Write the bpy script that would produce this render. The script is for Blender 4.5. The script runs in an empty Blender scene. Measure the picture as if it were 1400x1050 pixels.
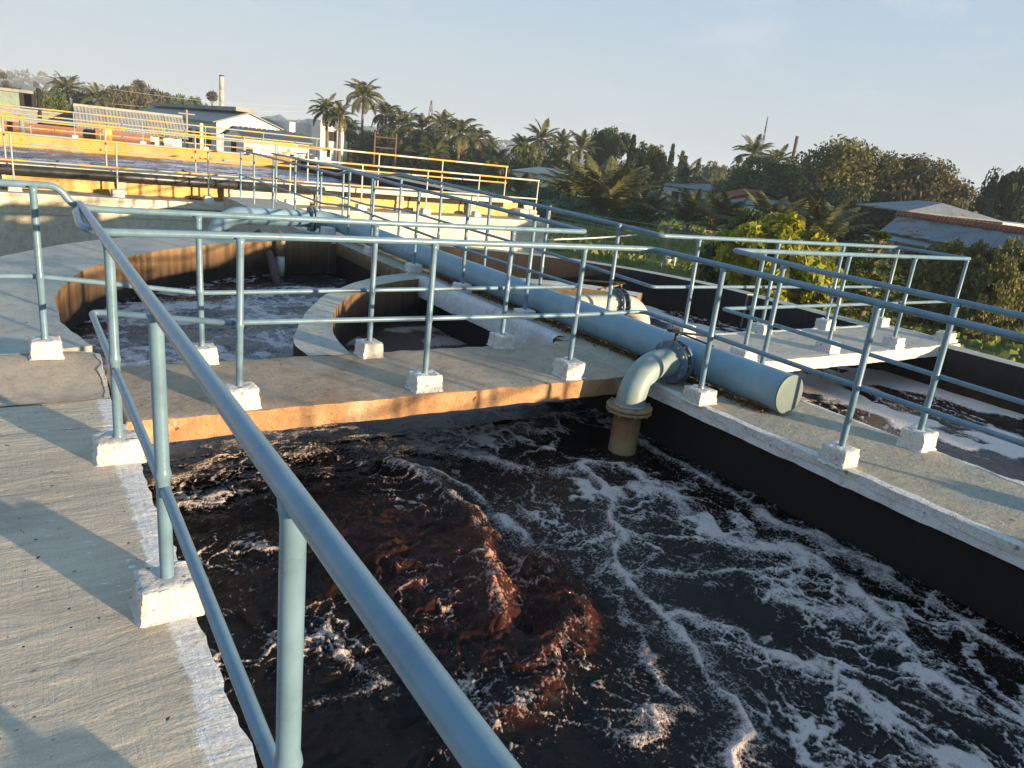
import bpy, math, random
import numpy as np
from mathutils import Matrix, Vector, Quaternion
random.seed(7)
rng = np.random.default_rng(11)
scene = bpy.context.scene
COL = scene.collection
R = math.radians
sin, cos, pi = math.sin, math.cos, math.pi

# ------------------------------------------------------------------ camera
FPX = 1017.78                       # focal length in pixels of a 1400 px wide picture
EYE = 1.6
GZ = -2.0                           # ground level round the tanks
YAW, PITCH, ROLL = R(34.72), R(17.097), R(6.4115)
_f = Vector((sin(YAW)*cos(PITCH), cos(YAW)*cos(PITCH), -sin(PITCH)))
_r = Vector((cos(YAW), -sin(YAW), 0)); _u = _r.cross(_f)
_r2 = _r*cos(ROLL) + _u*sin(ROLL); _u2 = -_r*sin(ROLL) + _u*cos(ROLL)
cam_d = bpy.data.cameras.new('camera'); cam = bpy.data.objects.new('camera', cam_d); COL.objects.link(cam)
cam_d.sensor_width = 36.0; cam_d.lens = FPX/1400*36
cam_d.clip_start = 0.05; cam_d.clip_end = 6000
m = Matrix.Identity(4)
for i in range(3):
    m[i][0] = _r2[i]; m[i][1] = _u2[i]; m[i][2] = -_f[i]
m[0][3], m[1][3], m[2][3] = 0, 0, EYE
cam.matrix_world = m
scene.camera = cam

# ------------------------------------------------------------------ sky, sun, exposure
SUN_EL = R(6.5)
SUN_DIR = Vector((0.44*cos(SUN_EL), -0.898*cos(SUN_EL), sin(SUN_EL))).normalized()   # towards the sun
world = bpy.data.worlds.new("World"); scene.world = world; world.use_nodes = True
wn = world.node_tree; wn.nodes.clear()
out = wn.nodes.new('ShaderNodeOutputWorld'); bg = wn.nodes.new('ShaderNodeBackground')
sky = wn.nodes.new('ShaderNodeTexSky'); sky.sky_type = 'NISHITA'; sky.sun_disc = False
sky.sun_elevation = SUN_EL
sky.sun_rotation = math.atan2(SUN_DIR.x, SUN_DIR.y)
sky.altitude = 50; sky.air_density = 1.0; sky.dust_density = 1.2; sky.ozone_density = 1.0
bg.inputs['Strength'].default_value = SKY_STRENGTH = 0.10
# thin veil of haze and a few wisps of cirrus, all round the sky
tc = wn.nodes.new('ShaderNodeTexCoord'); mp = wn.nodes.new('ShaderNodeMapping')
mp.inputs['Rotation'].default_value = (0, 0, R(25)); mp.inputs['Scale'].default_value = (1.2, 5.0, 9.0)
nz = wn.nodes.new('ShaderNodeTexNoise'); nz.inputs['Scale'].default_value = 1.6; nz.inputs['Detail'].default_value = 7; nz.inputs['Roughness'].default_value = .6
rp = wn.nodes.new('ShaderNodeValToRGB'); rp.color_ramp.elements[0].position = .50; rp.color_ramp.elements[1].position = .72
rp.color_ramp.elements[0].color = (0.91,)*3+(1,); rp.color_ramp.elements[1].color = (0.98,)*3+(1,)
mx = wn.nodes.new('ShaderNodeMix'); mx.data_type = 'RGBA'
sz = wn.nodes.new('ShaderNodeSeparateXYZ'); wn.links.new(tc.outputs['Generated'], sz.inputs[0])
hr = wn.nodes.new('ShaderNodeValToRGB'); el = hr.color_ramp.elements        # paler towards the horizon, all the way round
el[0].position = .0; el[0].color = (.78, .80, .80, 1); el[1].position = .45; el[1].color = (.37, .61, .87, 1)
k_ = el.new(.12); k_.color = (.69, .775, .825, 1); k_ = el.new(.28); k_.color = (.51, .70, .865, 1)
wn.links.new(sz.outputs['Z'], hr.inputs[0])
ml = wn.nodes.new('ShaderNodeMix'); ml.data_type = 'RGBA'; ml.blend_type = 'MULTIPLY'; ml.inputs['Factor'].default_value = 1; ml.inputs['B'].default_value = (3.02, 3.14, 3.36, 1)
cr = wn.nodes.new('ShaderNodeMix'); cr.data_type = 'RGBA'; cr.inputs['B'].default_value = (.90, .90, .88, 1)     # cirrus wisps
r2 = wn.nodes.new('ShaderNodeValToRGB'); r2.color_ramp.elements[0].position = .54; r2.color_ramp.elements[1].position = .82; r2.color_ramp.elements[1].color = (.75, .75, .75, 1)
wn.links.new(nz.outputs[0], r2.inputs[0]); wn.links.new(r2.outputs[0], cr.inputs['Factor']); wn.links.new(hr.outputs[0], cr.inputs['A'])
wn.links.new(cr.outputs['Result'], ml.inputs['A']); wn.links.new(ml.outputs['Result'], mx.inputs['B'])
wn.links.new(tc.outputs['Generated'], mp.inputs['Vector']); wn.links.new(mp.outputs[0], nz.inputs['Vector'])
wn.links.new(nz.outputs[0], rp.inputs[0]); wn.links.new(rp.outputs[0], mx.inputs['Factor'])
wn.links.new(sky.outputs[0], mx.inputs['A']); wn.links.new(mx.outputs['Result'], bg.inputs['Color'])
wn.links.new(bg.outputs[0], out.inputs[0])
sun_d = bpy.data.lights.new('sun', 'SUN'); sun_d.energy = 4.7; sun_d.angle = R(1.0); sun_d.color = (1.0, 0.75, 0.47)
sun = bpy.data.objects.new('sun', sun_d); COL.objects.link(sun)
sun.rotation_mode = 'QUATERNION'; sun.rotation_quaternion = SUN_DIR.to_track_quat('Z', 'Y'); sun.location = (20, -40, 30)
scene.view_settings.view_transform = 'Standard'; scene.view_settings.look = 'None'
scene.view_settings.exposure = 1.42; scene.view_settings.gamma = 1; scene.view_settings.use_curve_mapping = False
scene.render.engine = 'CYCLES'
scene.cycles.max_bounces = 6; scene.cycles.diffuse_bounces = 3; scene.cycles.glossy_bounces = 3
scene.cycles.transparent_max_bounces = 6; scene.cycles.volume_bounces = 0
scene.cycles.use_denoising = True
scene.cycles.caustics_reflective = False; scene.cycles.caustics_refractive = False
scene.cycles.sample_clamp_indirect = 6

# ------------------------------------------------------------------ helpers: bearings in the place
def ray(px, py):
    a, b = (px-700)/FPX, (py-525)/FPX
    return _r2*a - _u2*b + _f
def pt(px, py, D):                  # point in direction (px, py) at horizontal distance D metres
    d = ray(px, py); t = D/math.hypot(d.x, d.y)
    return Vector((d.x*t, d.y*t, EYE + d.z*t))
def wy(px, py, Y):                  # point in direction (px, py) on the vertical plane y = Y
    d = ray(px, py); t = Y/d.y
    return Vector((d.x*t, Y, EYE + d.z*t))
def at(px, py, z):
    d = ray(px, py); t = (z-EYE)/d.z
    return Vector((d.x*t, d.y*t, z))

# ------------------------------------------------------------------ helpers: mesh
class MB:
    def __init__(s): s.v = []; s.f = []; s.mi = []
    def add(s, vs, fs, mi=0):
        o = len(s.v); s.v += [tuple(p) for p in vs]
        s.f += [tuple(i+o for i in f) for f in fs]
        s.mi += [mi]*len(fs) if isinstance(mi, int) else list(mi)
        return s
    def box(s, x0, x1, y0, y1, z0, z1, mi=0):
        return s.add([(x0,y0,z0),(x1,y0,z0),(x1,y1,z0),(x0,y1,z0),(x0,y0,z1),(x1,y0,z1),(x1,y1,z1),(x0,y1,z1)],
              [(0,3,2,1),(4,5,6,7),(0,1,5,4),(1,2,6,5),(2,3,7,6),(3,0,4,7)], mi)
    def quad(s, a, b, c, d, mi=0): return s.add([a,b,c,d], [(0,1,2,3)], mi)
    def obox(s, a, b, w, h, mi=0, up=Vector((0,0,1))):
        a, b = Vector(a), Vector(b); d = (b-a).normalized(); x = d.cross(up)
        x = Vector((1,0,0)) if x.length < 1e-4 else x.normalized(); y = x.cross(d).normalized()
        vs = []
        for p in (a, b):
            for i, j in ((-1,-1),(1,-1),(1,1),(-1,1)): vs.append(p + x*i*w/2 + y*j*h/2)
        return s.add(vs, [(3,2,1,0),(4,5,6,7),(0,1,5,4),(1,2,6,5),(2,3,7,6),(3,0,4,7)], mi)
    def tube(s, path, r, n=10, cap=True, mi=None):
        path = [Vector(p) for p in path]; k = len(path)
        rs = r if isinstance(r, (list, tuple)) else [r]*k
        t0 = (path[1]-path[0]).normalized()
        nrm = t0.orthogonal().normalized()
        o = len(s.v); prev = t0
        for i, p in enumerate(path):
            if i == 0: t = t0
            elif i == k-1: t = (path[i]-path[i-1]).normalized()
            else: t = ((path[i]-path[i-1]).normalized() + (path[i+1]-path[i]).normalized()).normalized()
            q = prev.rotation_difference(t); nrm = q @ nrm; prev = t
            b = t.cross(nrm)
            for j in range(n):
                a = 2*pi*j/n; s.v.append(tuple(p + (nrm*cos(a) + b*sin(a))*rs[i]))
        for i in range(k-1):
            for j in range(n):
                j2 = (j+1) % n
                s.f.append((o+i*n+j, o+i*n+j2, o+(i+1)*n+j2, o+(i+1)*n+j)); s.mi.append(0 if mi is None else mi[i])
        if cap:
            s.f.append(tuple(o+j for j in reversed(range(n)))); s.mi.append(0 if mi is None else mi[0])
            s.f.append(tuple(o+(k-1)*n+j for j in range(n))); s.mi.append(0 if mi is None else mi[-1])
        return s
    def build(s, name, mats, parent=None, smooth=False, loc=None):
        me = bpy.data.meshes.new(name); me.from_pydata(s.v, [], s.f); 
        mats = mats if isinstance(mats, (list, tuple)) else [mats]
        for mm in mats: me.materials.append(mm)
        if len(mats) > 1: me.polygons.foreach_set('material_index', s.mi)
        if smooth: me.polygons.foreach_set('use_smooth', [True]*len(me.polygons))
        me.update(); me.validate()
        o = bpy.data.objects.new(name, me); COL.objects.link(o)
        if parent is not None: o.parent = parent
        if loc is not None: o.location = loc
        return o
def obj(name, me, parent=None, loc=(0,0,0), rot=(0,0,0), scale=(1,1,1)):
    o = bpy.data.objects.new(name, me); COL.objects.link(o)
    if parent is not None: o.parent = parent
    o.location = loc; o.rotation_euler = rot; o.scale = scale
    return o
def tag(o, label, cat, group=None):
    o['label'] = label; o['category'] = cat
    if group: o['group'] = group
    return o
def kind(o, k): o['kind'] = k; return o
def thing(name, label, cat, loc=(0,0,0), group=None):
    o = bpy.data.objects.new(name, None); COL.objects.link(o); o.location = loc; o.empty_display_size = .2
    return tag(o, label, cat, group)
def autosmooth(o, ang=40):
    me = o.data
    me.polygons.foreach_set('use_smooth', [True]*len(me.polygons))
    if hasattr(me, 'set_sharp_from_angle'): me.set_sharp_from_angle(angle=R(ang))
    return o
def fillet(path, r, n=6):
    P = [Vector(p) for p in path]; outp = [P[0]]
    for i in range(1, len(P)-1):
        a, b, c = P[i-1], P[i], P[i+1]; u = (a-b); w = (c-b)
        rr = min(r, u.length*.45, w.length*.45); u.normalize(); w.normalize()
        p0 = b+u*rr; p1 = b+w*rr
        for k in range(n+1):
            t = k/n; outp.append(p0*(1-t)**2 + b*2*t*(1-t) + p1*t*t)
    outp.append(P[-1]); return outp
# smooth noise on numpy arrays
def _hash(ix, iy, seed):
    h = (ix.astype(np.int64)*374761393 + iy.astype(np.int64)*668265263 + seed*974634777) & 0xffffffff
    h = ((h ^ (h >> 13))*1274126177) & 0xffffffff
    return ((h ^ (h >> 16)) & 0xffff)/65535.0
def vnoise(x, y, seed=0):
    ix, iy = np.floor(x), np.floor(y); fx, fy = x-ix, y-iy
    ux, uy = fx*fx*fx*(fx*(fx*6-15)+10), fy*fy*fy*(fy*(fy*6-15)+10)
    a = _hash(ix, iy, seed); b = _hash(ix+1, iy, seed); c = _hash(ix, iy+1, seed); d = _hash(ix+1, iy+1, seed)
    return (a*(1-ux)+b*ux)*(1-uy) + (c*(1-ux)+d*ux)*uy
def fbm(x, y, seed=0, oct=5, gain=.5, lac=2.03):
    s = np.zeros_like(x); a = 1.0; t = 0.0
    for k in range(oct):
        s += a*(vnoise(x, y, seed+k*17)-.5); t += a; a *= gain; x = x*lac+3.1; y = y*lac+1.7
    return s/t*2
def ridged(x, y, seed=0, oct=4, gain=.55):
    s = np.zeros_like(x); a = 1.0; t = 0
    for k in range(oct):
        s += a*(1-np.abs(2*vnoise(x, y, seed+k*13)-1)); t += a; a *= gain; x = x*2.07+5; y = y*2.07+9
    return s/t
def worley(x, y, seed=0):           # F1, F2
    ix, iy = np.floor(x), np.floor(y); f1 = np.full_like(x, 9.0); f2 = np.full_like(x, 9.0)
    for dx in (-1, 0, 1):
        for dy in (-1, 0, 1):
            cx, cy = ix+dx, iy+dy
            d = np.hypot(cx+_hash(cx, cy, seed)-x, cy+_hash(cx, cy, seed+77)-y)
            m2 = d < f1; f2 = np.where(m2, f1, np.minimum(f2, d)); f1 = np.where(m2, d, f1)
    return f1, f2
def sstep(a, b, x):
    t = np.clip((x-a)/(b-a), 0, 1); return t*t*(3-2*t)
def polydist(x, y, pts):
    d = np.full_like(x, 1e9)
    for (ax, ay), (bx, by) in zip(pts[:-1], pts[1:]):
        ex, ey = bx-ax, by-ay; L = ex*ex+ey*ey
        t = np.clip(((x-ax)*ex+(y-ay)*ey)/L, 0, 1)
        d = np.minimum(d, np.hypot(x-ax-t*ex, y-ay-t*ey))
    return d

# ------------------------------------------------------------------ helpers: materials
class NT:
    def __init__(s, name):
        s.m = bpy.data.materials.new(name); s.m.use_nodes = True; s.t = s.m.node_tree; s.n = s.t.nodes
        s.b = s.n['Principled BSDF']
    def node(s, t, **kw):
        n = s.n.new(t)
        for k, v in kw.items(): setattr(n, k, v)
        return n
    def link(s, a, b): s.t.links.new(a, b)
    def coords(s, space='Object', scale=(1,1,1), rot=(0,0,0)):
        if space == 'World':
            g = s.node('ShaderNodeNewGeometry'); src = g.outputs['Position']
        else:
            g = s.node('ShaderNodeTexCoord'); src = g.outputs[space]
        mp = s.node('ShaderNodeMapping'); mp.inputs['Scale'].default_value = scale; mp.inputs['Rotation'].default_value = rot
        s.link(src, mp.inputs['Vector']); return mp.outputs[0]
    def noise(s, vec, scale, detail=5, rough=.6, dist=0):
        n = s.node('ShaderNodeTexNoise'); n.inputs['Scale'].default_value = scale; n.inputs['Detail'].default_value = detail
        n.inputs['Roughness'].default_value = rough; n.inputs['Distortion'].default_value = dist
        if vec is not None: s.link(vec, n.inputs['Vector'])
        return n.outputs[0]
    def ramp(s, fac, stops):
        r = s.node('ShaderNodeValToRGB'); e = r.color_ramp.elements
        while len(e) > 1: e.remove(e[0])
        for i, (p, c) in enumerate(stops):
            c = tuple(c)+(1,) if not isinstance(c, (int, float)) else (c, c, c, 1)
            if i == 0: e[0].position = p; e[0].color = c
            else:
                k = e.new(p); k.color = c
        s.link(fac, r.inputs[0]); return r.outputs[0]
    def mix(s, fac, a, b, mode='MIX'):
        n = s.node('ShaderNodeMix', data_type='RGBA', blend_type=mode)
        for v, k in ((fac, 'Factor'), (a, 'A'), (b, 'B')):
            if isinstance(v, (int, float)): n.inputs[k].default_value = v if k == 'Factor' else (v, v, v, 1)
            elif isinstance(v, (tuple, list)): n.inputs[k].default_value = tuple(v)+(1,)
            else: s.link(v, n.inputs[k])
        return n.outputs['Result']
    def math(s, op, a, b=0):
        n = s.node('ShaderNodeMath', operation=op)
        for i, v in enumerate((a, b)):
            if isinstance(v, (int, float)): n.inputs[i].default_value = v
            else: s.link(v, n.inputs[i])
        return n.outputs[0]
    def bump(s, h, strength=.5, dist=.01, base=None):
        n = s.node('ShaderNodeBump'); n.inputs['Strength'].default_value = strength; n.inputs['Distance'].default_value = dist
        s.link(h, n.inputs['Height'])
        if base is not None: s.link(base, n.inputs['Normal'])
        return n.outputs[0]
    def fin(s, color=None, rough=None, normal=None, spec=None, metal=None):
        for v, k in ((color, 'Base Color'), (rough, 'Roughness'), (normal, 'Normal'), (spec, 'Specular IOR Level'), (metal, 'Metallic')):
            if v is None: continue
            if isinstance(v, (int, float)): s.b.inputs[k].default_value = v
            elif isinstance(v, (tuple, list)): s.b.inputs[k].default_value = tuple(v)+(1,)
            else: s.link(v, s.b.inputs[k])
        return s.m
def hsv(c, k): return tuple(min(1, x*k) for x in c)
def rough_mat(name, c1, c2, scale=3, c3=None, bump=.5, bdist=.01, bscale=40, rough=.9, space='World', spots=None, spec=.3):
    t = NT(name); v = t.coords(space)
    a = t.noise(v, scale, 8, .65, .4)
    col = t.ramp(a, [(.32, c1), (.68, c2)])
    if c3 is not None:
        b = t.noise(v, scale*.37, 6, .7, 1.0); col = t.mix(t.ramp(b, [(.5, 0), (.68, 1)]), col, c3)
    if spots is not None:
        d = t.noise(v, spots[1], 3, .5); col = t.mix(t.ramp(d, [(spots[2], 0), (spots[2]+.03, 1)]), col, spots[0])
    mid = t.noise(v, scale*5.3, 7, .75, .3); col = t.mix(.75, col, t.ramp(mid, [(.28, .52), (.5, .95), (.72, 1.0)]), 'MULTIPLY')
    fine_ = t.noise(v, bscale*2.2, 3, .7); col = t.mix(.55, col, t.ramp(fine_, [(.3, .6), (.6, 1.0)]), 'MULTIPLY')
    h1 = t.noise(v, bscale, 8, .7); h2 = t.noise(v, bscale*.18, 4, .6)
    n = t.bump(t.math('ADD', h1, t.math('MULTIPLY', h2, 1.6)), bump, bdist)
    return t.fin(col, rough, n, spec)
def paint_mat(name, c, rough=.38, var=.12, chips=None, bump=.12, scale=9):
    t = NT(name); v = t.coords('World')
    a = t.noise(v, scale, 6, .6); col = t.ramp(a, [(.3, hsv(c, 1-var)), (.7, hsv(c, 1+var))])
    if chips:
        d = t.noise(v, chips[1], 6, .7, .5); col = t.mix(t.ramp(d, [(chips[2], 0), (chips[2]+.05, 1)]), col, chips[0])
    rr = t.ramp(a, [(.3, rough*.8), (.7, rough*1.25)])
    n = t.bump(t.noise(v, 60, 4, .6), bump, .002)
    return t.fin(col, rr, n, .5)

# ------------------------------------------------------------------ materials
def walk_mat():
    t = NT('walkway_concrete'); v = t.coords('World')
    vs = t.coords('World', (1.0, 5.5, 1), (0, 0, R(-14)))          # trowel marks across the walk
    vb = t.coords('World', (40.0, 2.2, 1), (0, 0, R(9)))           # broom lines along it
    a = t.noise(v, 1.6, 8, .65, .5); s1 = t.noise(vs, 3.2, 7, .62, .6)
    col = t.ramp(a, [(.3, (.46, .40, .315)), (.55, (.61, .525, .40)), (.75, (.69, .59, .44))])
    col = t.mix(t.ramp(s1, [(.38, .30), (.6, 0)]), col, (.24, .225, .195))
    st = t.noise(v, 7, 6, .7, .2); col = t.mix(t.ramp(st, [(.62, 0), (.72, .6)]), col, (.13, .115, .09))
    sp = t.noise(t.coords('World', (1, 2.2, 1), (0, 0, R(-14))), 16, 3, .45); area = t.noise(v, 1.1, 2, .5)
    col = t.mix(t.math('MULTIPLY', t.ramp(sp, [(.665, 0), (.685, 1)]), t.ramp(area, [(.42, 0), (.55, 1)])), col, (.68, .67, .64))
    pit = t.noise(v, 26, 2, .5); pitm = t.ramp(pit, [(.70, 0), (.74, 1)])
    col = t.mix(pitm, col, (.06, .05, .04))
    h = t.math('ADD', t.math('MULTIPLY', s1, .75), t.math('MULTIPLY', t.noise(v, 55, 8, .7), .55))
    h = t.math('ADD', h, t.math('MULTIPLY', t.ramp(t.noise(vb, 1.0, 4, .7), [(.35, 0), (.5, 1)]), .12))
    h = t.math('SUBTRACT', h, t.math('MULTIPLY', pitm, .5))
    gx = t.node('ShaderNodeNewGeometry'); sx = t.node('ShaderNodeSeparateXYZ'); t.link(gx.outputs['Position'], sx.inputs[0])
    e1_ = t.noise(v, 22, 6, .75, .4); e2_ = t.noise(v, 3.2, 3, .5)
    xe = t.math('ADD', sx.outputs['X'], t.math('ADD', t.math('MULTIPLY', t.math('SUBTRACT', e1_, .5), .09), t.math('MULTIPLY', t.math('SUBTRACT', e2_, .5), .10)))
    mr = t.node('ShaderNodeMapRange'); t.link(xe, mr.inputs[0]); mr.inputs[1].default_value = .322; mr.inputs[2].default_value = .336
    wear = t.ramp(t.noise(v, 9, 7, .75, .6), [(.36, .35), (.50, 1)])
    wcol = t.ramp(t.noise(v, 34, 5, .7), [(.3, (.56, .53, .48)), (.6, (.82, .80, .76))])
    wm = t.math('MULTIPLY', mr.outputs[0], wear); col = t.mix(wm, col, wcol)
    sw = t.noise(t.coords('World', (1.0, 3.4, 1), (0, 0, R(-16))), 2.6, 5, .6, .8)
    h = t.math('ADD', h, t.math('MULTIPLY', sw, 1.5))
    fine_ = t.noise(v, 120, 3, .7); col = t.mix(.5, col, t.ramp(fine_, [(.3, .6), (.6, 1.0)]), 'MULTIPLY')
    n = t.bump(h, .55, .016)
    return t.fin(col, .92, n, .25)
M_WALK = walk_mat()
M_STRIP = rough_mat('worn_whitewash', (.46, .43, .38), (.66, .63, .57), 7, (.28, .26, .22), .6, .012, 45, spots=((.2, .18, .15), 30, .66))
M_WHITE = rough_mat('whitewash', (.76, .74, .69), (.84, .82, .78), 9, (.66, .61, .52), 1.0, .016, 60, spots=((.36, .30, .22), 30, .66))
M_BRIDGE = rough_mat('stained_bridge_concrete', (.34, .265, .19), (.50, .41, .31), 2.2, (.33, .21, .125), .5, .010, 50, spots=((.10, .08, .06), 18, .69))
M_ORANGE = rough_mat('rust_stained_plaster', (.38, .205, .10), (.56, .33, .17), 4, (.64, .50, .33), .9, .018, 38, spots=((.18, .08, .04), 22, .70))
M_MIDTOP = rough_mat('mid_wall_top_concrete', (.36, .325, .25), (.50, .45, .345), 5, (.34, .355, .32), .7, .012, 50, spots=((.16, .13, .09), 23, .665))
M_FASCIA = rough_mat('grey_white_fascia', (.70, .69, .66), (.80, .78, .75), 3, (.60, .59, .56), .5, .010, 40, spots=((.25, .23, .2), 26, .70))
M_RIM = rough_mat('pale_rim_concrete', (.40, .40, .35), (.50, .49, .43), 1.3, (.54, .52, .45), .45, .010, 40, spots=((.2, .18, .15), 20, .68))
M_CREAM = rough_mat('cream_plaster', (.68, .63, .50), (.76, .71, .58), 1.2, (.55, .46, .32), .35, .010, 22, spots=((.4, .32, .22), 12, .70))
M_YELLOW = rough_mat('yellow_plaster', (.60, .39, .13), (.68, .48, .19), 1.5, (.62, .48, .22), .35, .010, 22, spots=((.35, .2, .08), 10, .68))
M_ORWALL = rough_mat('orange_plaster', (.57, .28, .085), (.65, .35, .12), .7, (.62, .40, .16), .3, .012, 16, spots=((.4, .18, .05), 5, .68))
M_BLACKPIPE = paint_mat('black_plastic_pipe', (.022, .024, .024), .35, .3)
def tide_mat(name, top, mid, low, z_top, z_mid, z_low, sc=2.4):
    """wall stained by the liquor: bands by height, with drips"""
    t = NT(name); v = t.coords('World'); g = t.node('ShaderNodeNewGeometry'); sx = t.node('ShaderNodeSeparateXYZ')
    t.link(g.outputs['Position'], sx.inputs[0])
    drip = t.noise(t.coords('World', (5, 5, .35)), 2.2, 6, .65)
    zz = t.math('ADD', sx.outputs['Z'], t.math('MULTIPLY', t.math('SUBTRACT', drip, .5), (z_top-z_low)*1.1))
    mr = t.node('ShaderNodeMapRange'); t.link(zz, mr.inputs[0]); mr.inputs[1].default_value = z_low; mr.inputs[2].default_value = z_top
    k = (z_mid-z_low)/(z_top-z_low)
    col = t.ramp(mr.outputs[0], [(0, low), (k, mid), (1, top)])
    a = t.noise(v, sc, 8, .7, .5); col = t.mix(t.ramp(a, [(.4, 0), (.7, .55)]), col, hsv(mid, .55))
    sp = t.noise(v, 14, 4, .6); col = t.mix(t.ramp(sp, [(.66, 0), (.72, .7)]), col, hsv(low, .6))
    n = t.bump(t.noise(v, 26, 8, .7), .6, .012)
    return t.fin(col, .8, n, .35)
M_TANKWALL = tide_mat('stained_and_shaded_wall', (.026, .017, .011), (.011, .008, .006), (.006, .005, .004), -.05, -.25, -.5)  # liquor stain; also the painted shade on the far tank's side wall
M_BASIN = tide_mat('brown_stained_wall', (.27, .18, .09), (.15, .088, .042), (.014, .010, .007),   .03, -.12, -.36)
M_RWALL = tide_mat('black_stained_wall', (.030, .025, .022), (.014, .011, .010), (.04, .02, .008), -.05, -.3, -.55)
M_RAIL = paint_mat('blue_grey_rail_paint', (.125, .212, .278), .30, .16, ((.50, .45, .38), 24, .715), .16)
M_RAILEND = M_RAIL
M_PIPE = paint_mat('blue_grey_pipe_paint', (.175, .285, .355), .42, .18, ((.10, .11, .10), 9, .69), .22, 4)
M_PIPECAP = paint_mat('pale_green_cap_paint', (.105, .150, .152), .6, .10, ((.6, .52, .4), 15, .72), .3, 7)
M_ELBOW = paint_mat('weathered_pipe_paint', (.205, .275, .275), .45, .16, ((.28, .2, .11), 8, .63), .3, 6)
M_CREAMPIPE = paint_mat('pale_pipe_paint', (.40, .41, .35), .5, .1, ((.3, .25, .15), 10, .7), .2)
M_FLANGE = rough_mat('rusty_flange', (.26, .17, .09), (.38, .27, .15), 14, (.16, .10, .06), .6, .004, 90, rough=.7)
M_VALVE = paint_mat('dark_blue_valve_paint', (.10, .165, .22), .42, .2, ((.05, .04, .03), 14, .66), .2)
M_STEEL = paint_mat('dark_oily_steel', (.035, .026, .02), .5, .3, ((.16, .08, .03), 20, .6), .3)
M_RUSTBAR = rough_mat('rusty_bar', (.25, .15, .06), (.36, .24, .11), 20, (.12, .07, .03), .5, .004, 90)
M_DRIPRUST = tide_mat('rust_washed_pipe', (.15, .085, .045), (.21, .11, .05), (.40, .33, .18), -.17, -.30, -.50, 6)
M_BOLT = paint_mat('bolt_steel', (.25, .22, .18), .5, .2)
M_COIR = rough_mat('rust_debris', (.30, .16, .055), (.16, .09, .04), 30, (.07, .045, .03), 1, .02, 60)
M_STRIPE_Y = paint_mat('yellow_band_paint', (.62, .34, .05), .45, .08)
M_STRIPE_G = paint_mat('grey_band_paint', (.27, .31, .30), .42, .08)
M_STRIPE_P = paint_mat('pale_band_paint', (.50, .46, .42), .42, .08)
M_HOSE = paint_mat('perished_black_hose', (.05, .03, .028), .6, .5, ((.22, .13, .09), 12, .56), .6)

# ------------------------------------------------------------------ slabs with uneven edges
def slab(x0, x1, y0, y1, z0, z1, step=.06, jag=.012, seed=1, mats=None, sides='xXyY', bottom=True, crown=.004, wob=.5):
    """a cast slab: gridded top, worn edges. material slots: 0 top, 1 -y face, 2 +y face, 3 -x face, 4 +x face, 5 underside"""
    nx = max(2, int((x1-x0)/step)); ny = max(2, int((y1-y0)/step))
    xs = np.linspace(x0, x1, nx+1); ys = np.linspace(y0, y1, ny+1)
    mb = MB()
    def edge(x, y, z):
        ex = ey = 0.0
        a = np.array([x*7.0+y*6.1]); 
        n1 = float(fbm(a*1.0, a*0+z*9+seed, seed, 4)); n2 = float(fbm(a*3.1, a*0+z*23+seed, seed+5, 3))
        n = jag*(1.6*n1 + 1.0*n2)
        if x == x0: ex = n
        if x == x1: ex = -n
        if y == y0: ey = n
        if y == y1: ey = -n
        return ex, ey
    X, Y = np.meshgrid(xs, ys, indexing='ij')
    Z = z1 + crown*fbm(X*1.7, Y*1.7, seed+3, 4)
    idx = np.arange((nx+1)*(ny+1)).reshape(nx+1, ny+1)
    top = []
    for i in range(nx+1):
        for j in range(ny+1):
            ex, ey = (0, 0)
            on = i in (0, nx) or j in (0, ny)
            if on: ex, ey = edge(xs[i], ys[j], z1)
            top.append((xs[i]+ex, ys[j]+ey, Z[i, j]-(.25*jag if on else 0)))
    mb.v += top
    for i in range(nx):
        for j in range(ny):
            mb.f.append((idx[i, j], idx[i+1, j], idx[i+1, j+1], idx[i, j+1])); mb.mi.append(0)
    ring = [(i, 0) for i in range(nx)] + [(nx, j) for j in range(ny)] + [(i, ny) for i in range(nx, 0, -1)] + [(0, j) for j in range(ny, 0, -1)]
    h = z1-z0; rows = max(2, int(h/.05)) if h < .4 else 4
    prev = [int(idx[i, j]) for i, j in ring]
    for r_ in range(1, rows+1):
        z = z1-h*r_/rows; cur = []
        for (i, j) in ring:
            ex, ey = edge(xs[i], ys[j], z)
            cur.append(len(mb.v)); mb.v.append((xs[i]+ex*wob, ys[j]+ey*wob, z + (jag*.5*float(fbm(np.array([xs[i]*5]), np.array([ys[j]*5]), seed+9, 3)) if r_ == rows else 0)))
        n = len(ring)
        for k in range(n):
            k2 = (k+1) % n; i, j = ring[k]; i2, j2 = ring[k2]
            s = 1 if (j == 0 and j2 == 0) else 4 if (i == nx and i2 == nx) else 2 if (j == ny and j2 == ny) else 3
            mb.f.append((prev[k], cur[k], cur[k2], prev[k2])); mb.mi.append(s)
        prev = cur
    if bottom:
        mb.f.append(tuple(reversed(prev))); mb.mi.append(5)
    return mb
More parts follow.
